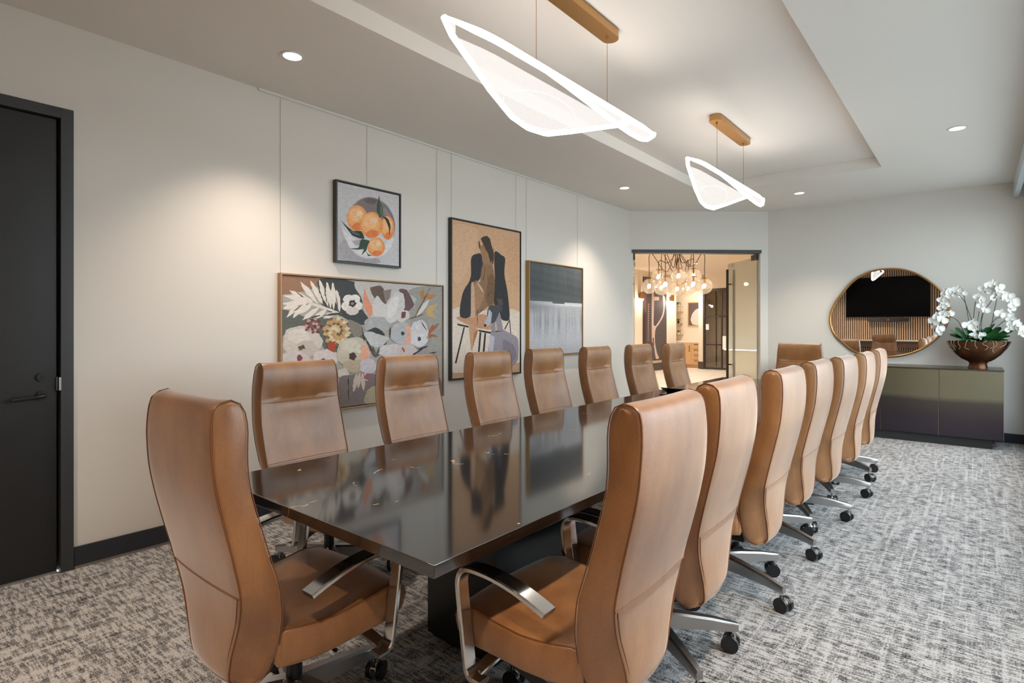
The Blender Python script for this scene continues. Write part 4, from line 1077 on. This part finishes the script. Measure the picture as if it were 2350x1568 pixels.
BX, BY, BZ = 8.25, -.005, .857
bw = thing('orchid_bowl', 'footed bronze bowl on the right end of the sideboard, filled with white orchids', 'bowl', (BX,BY,BZ))
prof = [(.36,0),(.34,.02),(.31,.055),(.36,.075),(.52,.105),(.72,.16),(.88,.225),(.965,.28),(1.0,.305),(.96,.305),(.92,.27),(.8,.2)]
RA = .285
b = MB(); N = 40; V = []
for r_, z in prof:
    for k in range(N):
        a = 2*PI*k/N; ex = 1.0; V.append((.205*r_*math.cos(a), (RA if r_ > .5 else .25)*r_*math.sin(a), z))
F = [(i*N+k, i*N+(k+1)%N, (i+1)*N+(k+1)%N, (i+1)*N+k) for i in range(len(prof)-1) for k in range(N)]+[tuple(range(N))[::-1]]
b.add(V, F).build('bowl_body', 'bowl', bw, 50)
def bowl_pt(a, z, k=1.004):
    r_ = interp(z, [p[1] for p in prof[2:9]], [p[0] for p in prof[2:9]]); return (.205*r_*math.cos(a)*k, RA*r_*math.sin(a)*k, z)
b = MB(); ar = -PI/2-.35
for da in (-.05,): b.sweep([bowl_pt(ar, z) for z in (.06,.075,.105,.16,.225,.28,.303)], .022, .0015, (1,0,0))
b.build('silver_edge', 'steel', bw)
MB().lathe([(.0001,.292),(.5,.296),(.95,.288)],n=30,sx=.2,sy=.275,cap=False).build('moss', 'moss', bw)
fl = [[(0.28, 1.711), (0.221, 1.694), (0.31, 1.644), (0.292, 1.592), (0.316, 1.555), (0.26, 1.736), (0.169, 1.74), (0.135, 1.705)], [(0.292, 1.48), (0.248, 1.476), (0.369, 1.451), (0.316, 1.406), (0.393, 1.384), (0.381, 1.323), (0.345, 1.293), (0.363, 1.248)], [(0.078, 1.331), (0.016, 1.302), (0.033, 1.229), (-0.029, 1.223), (0.027, 1.367)], [(-0.012, 1.664), (-0.029, 1.627), (-0.045, 1.569), (-0.059, 1.511)], [(-0.062, 1.748), (-0.095, 1.79), (-0.144, 1.795), (-0.176, 1.758), (-0.133, 1.72), (-0.198, 1.693), (-0.16, 1.662), (-0.224, 1.642), (-0.267, 1.655), (-0.296, 1.612), (-0.304, 1.563), (-0.277, 1.517)], [(-0.198, 1.466), (-0.251, 1.451), (-0.288, 1.408), (-0.267, 1.352), (-0.32, 1.366), (-0.346, 1.324), (-0.272, 1.306), (-0.377, 1.296), (-0.356, 1.258)]]
sts = [[(0.052, 1.411), (0.083, 1.513), (0.112, 1.609), (0.158, 1.684), (0.204, 1.708), (0.251, 1.702), (0.28, 1.658), (0.31, 1.577)], [(0.158, 1.368), (0.192, 1.412), (0.251, 1.442), (0.31, 1.435), (0.351, 1.391), (0.345, 1.293)], [(0.021, 1.193), (0.027, 1.302)], [(-0.023, 1.353), (-0.04, 1.446), (-0.051, 1.511), (-0.034, 1.627)], [(-0.034, 1.338), (-0.051, 1.482), (-0.095, 1.568), (-0.133, 1.631), (-0.176, 1.701), (-0.144, 1.773), (-0.095, 1.761), (-0.062, 1.705)], [(-0.138, 1.295), (-0.187, 1.345), (-0.23, 1.387), (-0.288, 1.394), (-0.346, 1.324)], [(-0.111, 1.338), (-0.149, 1.402), (-0.187, 1.43), (-0.235, 1.437)], [(0.033, 1.418), (0.027, 1.512), (0.016, 1.61)], [(-0.001, 1.382), (-0.015, 1.497)], [(-0.176, 1.701), (-0.23, 1.642), (-0.256, 1.606), (-0.259, 1.528)], [(0.078, 1.411), (0.101, 1.572), (0.12, 1.683)]]
rf = random.Random(5)
def flower_mesh():
    b = MB()
    for k, (ln, wdt, zz) in enumerate(((.036,.030,.004),(.036,.030,.004),(.034,.017,0),(.034,.017,0),(.034,.017,0))):
        a = (0, PI, PI/2, PI*1.22, PI*1.78)[k]; V = []; nn = 9
        for i in range(nn):
            t = i/(nn-1); wv = wdt*math.sin(PI*min(1, t*.82+.12))**.7*(1 if t < .99 else .2)
            for s in (-1, -.5, 0, .5, 1):
                u = t*ln; vv = s*wv*.62; cup = .006*s*s+.010*t*t-.004
                V.append((u*math.cos(a)-vv*math.sin(a), u*math.sin(a)+vv*math.cos(a), zz+cup+.002*math.sin(7*t+3*s)))
        b.add(V, [(i*5+q, i*5+q+1, (i+1)*5+q+1, (i+1)*5+q) for i in range(nn-1) for q in range(4)])
    b.sphere((0,-.004,.008), .006, 8, 6, 1, (1,1.6,1.2)); return b
fm_ = None
stem_objs = []
for s in sts:
    b = MB(); L = len(s); P3 = crom([Vector((-.02+(.03*math.sin(i*1.3)), y-BY, z-BZ)) for i, (y, z) in enumerate(s)], 6, False)
    root = Vector((0, (s[0][0]-BY)*.5, .29))
    b.tube([root]+P3, .0034, 6); stem_objs.append(b.build('flower_stem', 'stem', bw))
owner = [0, 1, 2, 3, 4, 5]
for gi, g in enumerate(fl):
    for (y, z) in g:
        if fm_ is None:
            o = flower_mesh().build('flower', ['petal','lip'], stem_objs[owner[gi]], 60); fm_ = o
        else: o = fm_.copy(); C.objects.link(o); o.parent = stem_objs[owner[gi]]
        out = Vector((-.8, -.35+rf.uniform(-.6,.6), rf.uniform(-.35,.25))).normalized()
        q = out.to_track_quat('Z', 'Y'); o.rotation_mode = 'QUATERNION'; o.rotation_quaternion = q @ Matrix.Rotation(rf.uniform(-.5,.5),4,'Z').to_quaternion()
        sc = rf.uniform(1.45,1.8); o.scale = (sc,)*3; o.location = (-.035+rf.uniform(-.05,.03), y-BY, z-BZ)
def strap(base, tip, wdt, up, bend):
    b = MB(); V = []; n = 12; A = Vector(base); B = Vector(tip); d = (B-A); sd = d.cross(Vector((0,0,1))).normalized() if abs(d.normalized().z) < .98 else Vector((0,1,0))
    sd = (sd+Vector((0,0,up))).normalized()
    for i in range(n+1):
        t = i/n; p = A+d*t+Vector((0,0,bend*math.sin(PI*t*.8))); w = wdt*(math.sin(PI*min(1,.12+t*.86))**.6)
        nrm = d.cross(sd).normalized()
        for s in (-1,-.5,0,.5,1): V.append(p+sd*s*w+nrm*(.012*s*s))
    return b.add(V, [(i*5+q, i*5+q+1, (i+1)*5+q+1, (i+1)*5+q) for i in range(n) for q in range(4)])
for bs, tp, w_, up in (((0,.05,.29),(-.09,.215,.36),.045,.5),((0,.06,.29),(-.04,.17,.41),.05,1.2),((0,.03,.3),(-.02,.105,.44),.035,1.5),((0,.02,.3),(.03,.03,.46),.05,.3),((-.02,.05,.29),(-.13,.15,.32),.04,.4),((-.04,.02,.29),(-.16,.06,.30),.035,.2),
    ((0,-.03,.3),(-.04,-.10,.42),.05,.8),((0,-.06,.3),(-.02,-.17,.43),.035,1.0),((0,-.08,.29),(-.03,-.26,.41),.03,.8),((-.02,-.07,.29),(-.08,-.23,.35),.022,.6),((-.03,-.05,.29),(-.10,-.22,.31),.02,.5),((0,-.04,.3),(-.12,-.06,.34),.035,.2),((-.05,.1,.29),(-.15,.2,.40),.03,.5),((-.04,.0,.29),(-.14,.1,.37),.03,.3),((-.05,-.05,.29),(-.13,-.15,.40),.028,.7),((.02,.0,.3),(.05,.06,.49),.034,1.1),((.02,-.03,.3),(.05,-.12,.47),.034,1.0)):
    strap(bs, tuple(1.15*q if i < 2 else .29+(q-.29)*1.1 for i, q in enumerate(tp)), w_*1.6, up, .03).build('leaf', 'leaf', bw, 60)
for k in range(11):
    a = PI-1.25+2.2*rf.random() if k > 3 else PI-rf.uniform(.5,1.2); p = bowl_pt(a, .30, 1.0); pts = [Vector((p[0]*.55,p[1]*.7,.31))]
    pts.append(Vector((p[0]*1.02,p[1]*1.02,.312))); zz = .30
    for j in range(rf.randint(2,4)):
        zz -= rf.uniform(.018,.035); q = bowl_pt(a+rf.uniform(-.12,.12), max(.16,zz), 1.06); pts.append(Vector(q))
    MB().tube(crom(pts,5,False), .0019, 5).build('aerial_root', 'root', bw)

# ------------------------------------------------------------------ lobby beyond the glass doors
LZ = 2.95
struct(MB().box((6.4,1.3,-.09),(21.2,8.2,-.012)).build('floor_lobby', 'tile', smooth=0))
b = MB().box((6.4,YL+.12,LZ),(21.2,8.2,LZ+.12)).box((CB[0]+.12,1.3,LZ),(21.2,YL+.12,LZ+.12)).prism([(CA[0]+.1,YL+.12),(CB[0]+.12,CB[1]+.05),(CB[0]+.12,YL+.12)],LZ,LZ+.02)
struct(b.build('ceiling_lobby', 'lobby_ceiling', smooth=0))
def ls(name, b, m='lobby_wall'): struct(b.build(name, m, smooth=0))
ls('wall_lobby_left', MB().box((6.4,7.48,0),(17.35,7.6,LZ)))
ls('wall_lobby_near', MB().box((6.4,YL+.12,0),(6.5,7.48,LZ)))
ls('wall_nook_left', MB().box((17.35,8.0,0),(18.6,8.1,LZ)).box((17.25,7.6,0),(17.35,8.1,LZ)))
ls('wall_nook_far', MB().box((18.5,6.62,0),(18.6,8.0,LZ)))
ls('wall_nook_right', MB().box((17.4,6.62,0),(18.5,6.77,LZ)).box((18.5,6.62,0),(21.12,6.7,LZ)))
ls('wall_lobby_right', MB().box((CB[0]+.12,1.3,0),(21.2,1.42,LZ)))
ls('wall_lobby_far', MB().box((21,1.42,0),(21.12,6.62,LZ)))
ls('wall_lobby_desk', MB().box((12.6,1.42,0),(12.75,4.22,LZ)))
ls('wall_lobby_bulkhead', MB().box((17.4,5.2,2.5),(17.5,6.64,LZ)).box((17.4,1.42,0),(17.5,5.2,LZ)))
base_run('baseboard_lobby', MB().box((6.5,7.465,0),(17.35,7.48,.22)).box((17.385,6.62,0),(17.4,6.78,.22)), 'lobby_base')
gp = struct(thing('door_3', None, None))
b = MB().box((17.38,6.56,0),(17.44,6.62,2.5)).box((17.38,5.2,2.42),(17.44,6.56,2.5)).box((17.38,5.2,0),(17.44,6.56,.05))
for z in (1.63,.76): b.box((17.385,5.2,z-.02),(17.435,6.56,z+.02))
b.box((17.385,6.02,.05),(17.435,6.06,2.42)); b.build('frame', 'dark_metal', gp, 0)
MB().box((17.408,5.2,.05),(17.412,6.56,2.42)).build('glass', 'smoke_glass', gp, 0)
tag(MB().box((17.374,6.43,1.22),(17.379,6.53,1.40)).build('paper_notice', 'paper', smooth=0), 'small pale paper notice on the dark framed glass door', 'notice')
ap = thing('wall_panel_art', 'tall dark panel with pale curved shapes on the lobby wall between two sconces', 'artwork', (15.02,7.45,.34))
a = art_mesh(PANEL, 1.50, 2.40, (88,80,82)); a.parent = ap; a.location = (0,-.002,0)
MB().box((-.03,0,-.03),(1.53,.03,2.43)).build('frame', 'dark_metal', ap, 0)
for x, lb in ((14.78,'small gold wall sconce left of the tall dark panel in the lobby'),(15.86+1.0,'small gold wall sconce right of the tall dark panel in the lobby')):
    t = thing('wall_sconce', lb, 'wall lamp', (x,7.45,2.06), group='sconces beside the lobby panel')
    MB().lathe([(.05,.0),(.055,.12),(.05,.2),(.02,.21)],(0,-.06,.05),14).box((-.03,-.02,.08),(.03,.03,.2)).build('shade', 'gold', t)
    MB().sphere((0,-.06,.04),.04,12,8).build('bulb', 'bulb', t)
    l = light('sconce_lamp','POINT',(0,-.14,-.02),12,WARM,shadow_soft_size=.04); l.parent = t
cb = thing('base_cabinet', 'pale oak cabinet with drawers in the lobby nook', 'cabinet', (17.8,7.19,0))
MB().box((.02,-.41,.08),(.66,.78,.80)).build('body', 'pale_oak', cb, 0); MB().box((0,-.415,.80),(.68,.79,.835)).build('worktop', 'quartz', cb, 0)
MB().box((.05,-.41,0),(.6,.78,.08)).build('toe_kick', 'pale_oak', cb, 0)
for k in range(4):
    z0 = .09+.178*k; dr = MB().box((0,-.405,z0),(.02,-.02,z0+.172),bev=.002).build('drawer', 'pale_oak', cb)
    MB().box((-.025,-.30,z0+.12),(-.012,-.12,z0+.132)).box((-.014,-.30,z0+.12),(0,-.29,z0+.132)).box((-.014,-.13,z0+.12),(0,-.12,z0+.132)).build('drawer_pull', 'black_plastic', dr, 0)
dr = MB().box((0,-.014,.09),(.02,.405,.796),bev=.002).build('cabinet_door', 'pale_oak', cb)
MB().box((-.025,.03,.5),(-.012,.042,.7)).box((-.014,.03,.5),(0,.042,.512)).box((-.014,.03,.69),(0,.042,.7)).build('door_pull', 'black_plastic', dr, 0)
t = thing('framed_picture', 'oak framed dark picture with a white brush stroke above the pale oak cabinet', 'picture', (18.47,7.56,1.33), -PI/2)
MB().box((0,0,0),(.025,.03,.81)).box((.825,0,0),(.85,.03,.81)).box((.025,0,0),(.825,.03,.025)).box((.025,0,.785),(.825,.03,.81)).build('frame', 'pale_oak', t, 0)
a = art_mesh(STROKE, .80, .76, (104,92,88)); a.parent = t; a.location = (.025,.012,.025)
for k, (z, lb) in enumerate(((1.82,'topmost thin gold wire shelf in the lobby nook'),(1.42,'middle thin gold wire shelf in the lobby nook'),(1.03,'lowest thin gold wire shelf in the lobby nook'))):
    t = thing('wire_shelf', lb, 'shelf', (18.44,7.85,z), group='wire shelves in the lobby nook')
    b = MB()
    for yy in (-.12,.12): b.tube([(.05,yy,0),(-.14,yy,0),(-.14,yy,.18),(.05,yy,.18)],.006,6)
    for zz in (0,.18): b.tube([(-.14,-.12,zz),(-.14,.12,zz)],.006,6)
    b.build('wire_frame', 'gold', t); MB().box((-.14,-.12,.0),(.05,.12,.008)).build('shelf_board', 'pale_oak', t, 0)
    p = thing('potted_plant', 'small trailing potted plant on the %s gold wire shelf' % ('topmost','middle','lowest')[k], 'plant', (18.38,7.85,z+.187 if k == 0 else z+.009))
    MB().lathe([(.03,0),(.045,.08),(.04,.08)],n=14).build('pot', ('white','black_plastic','white')[k], p)
    b = MB(); rr = random.Random(k)
    for j in range(12):
        a0 = rr.uniform(0,6.28); V = [Vector((0,0,.08)), Vector((.05*math.cos(a0),.05*math.sin(a0),.14)), Vector((.09*math.cos(a0),.09*math.sin(a0),.10 if k else .04))]
        b.sweep(V, [.008,.014,.003], .001, (-math.sin(a0),math.cos(a0),0))
    b.build('leaves', 'leaf', p)
t = thing('reception_counter', 'floating pale counter with a lit underside behind the open glass door', 'counter', (12.585,2.9,0))
MB().box((-.5,-1.3,.84),(0,1.28,1.12)).build('counter_body', 'quartz', t, 0); MB().box((-.46,-1.28,.825),(-.40,1.26,.839)).build('led_strip', 'led_strip', t, 0)

# globe cluster chandelier
GL = [(9.93,4.82,2.09),(10.04,4.68,2.27),(10.08,4.64,2.06),(9.28,4.2,2.06),(9.99,4.26,2.26),(11.3,4.85,2.11),(11.45,4.67,2.12),(10.47,4.17,2.29),(9.59,3.82,2.06),(10.0,3.78,2.05)]
ccx, ccy = 10.1, 4.33
ch = thing('globe_chandelier', 'cluster chandelier of ribbed clear glass globes on drooping brown cords', 'chandelier', (ccx,ccy,LZ))
MB().lathe([(.0001,-.03),(.16,-.03),(.16,0),(.0001,0)],n=28).build('canopy', 'gold', ch)
def globe_mesh(r=.14):
    b = MB(); n, m = 48, 16; V = []
    for i in range(m+1):
        th = PI*i/m; 
        for k in range(n):
            a = 2*PI*k/n+.5*i/m; rr = r*(1+.018*math.cos(12*2*PI*k/n))*max(.001, math.sin(th)); V.append((rr*math.cos(a), rr*math.sin(a), -r*math.cos(th)))
    return b.add(V, [(i*n+k, i*n+(k+1)%n, (i+1)*n+(k+1)%n, (i+1)*n+k) for i in range(m) for k in range(n)])
gm = cm = bm_ = None
for i, (x, y, z) in enumerate(GL):
    p = Vector((x-ccx, y-ccy, z-LZ))
    if gm is None: g = globe_mesh().build('glass_globe', 'globe_glass', ch, 60); gm = g
    else: g = gm.copy(); C.objects.link(g); g.parent = ch
    g.location = p
    if cm is None:
        cm = MB().lathe([(.0001,.15),(.05,.146),(.052,.138),(.02,.135),(.016,.05),(.0001,.045)],n=18).build('globe_cap', 'gold', g); bm_ = MB().sphere((0,0,.015),.030,12,8).build('bulb', 'bulb', g)
    else:
        for s_ in (cm, bm_):
            q = s_.copy(); C.objects.link(q); q.parent = g
    rnd_ = random.Random(i); top = p+Vector((0,0,.15)); hook = Vector((p.x, p.y, -.34+rnd_.uniform(-.08,.08)-.0)); mid = Vector((p.x*.45+rnd_.uniform(-.08,.08), p.y*.45+rnd_.uniform(-.08,.08), p.z+.28+rnd_.uniform(-.06,.12)))
    pts = [top, Vector((p.x,p.y,(p.z+.15+hook.z)/2)), hook, hook+Vector((-p.x*.12,-p.y*.12,.03)), mid, Vector((p.x*.12, p.y*.12, -.25)), Vector((p.x*.08, p.y*.08, -.03))]
    MB().tube(crom(pts,6,False), .006, 6).build('cord', 'cord', ch)
for x, y, e, lb in ((11.0,6.2,190,'added lobby fill downlight near the tall dark panel'),(14.2,5.6,180,'lobby ceiling downlight beyond the chandelier'),(16.6,6.6,140,'added lobby fill downlight before the cabinet nook'),(17.9,7.2,45,'added lobby fill downlight over the pale oak cabinet'),(11.0,2.8,220,'added lobby fill downlight over the reception counter'),(19.3,4.6,110,'added fill downlight in the room behind the dark framed glass'),(14.6,3.0,60,'added lobby fill downlight behind the reception wall'),(9.0,6.2,160,'added lobby fill downlight left of the chandelier')):  # mostly unseen lamps, added to light the lobby and back room
    downlight(x, y, LZ, lb, e*1.35, 'lobby downlights', (1,.93,.84), 140)
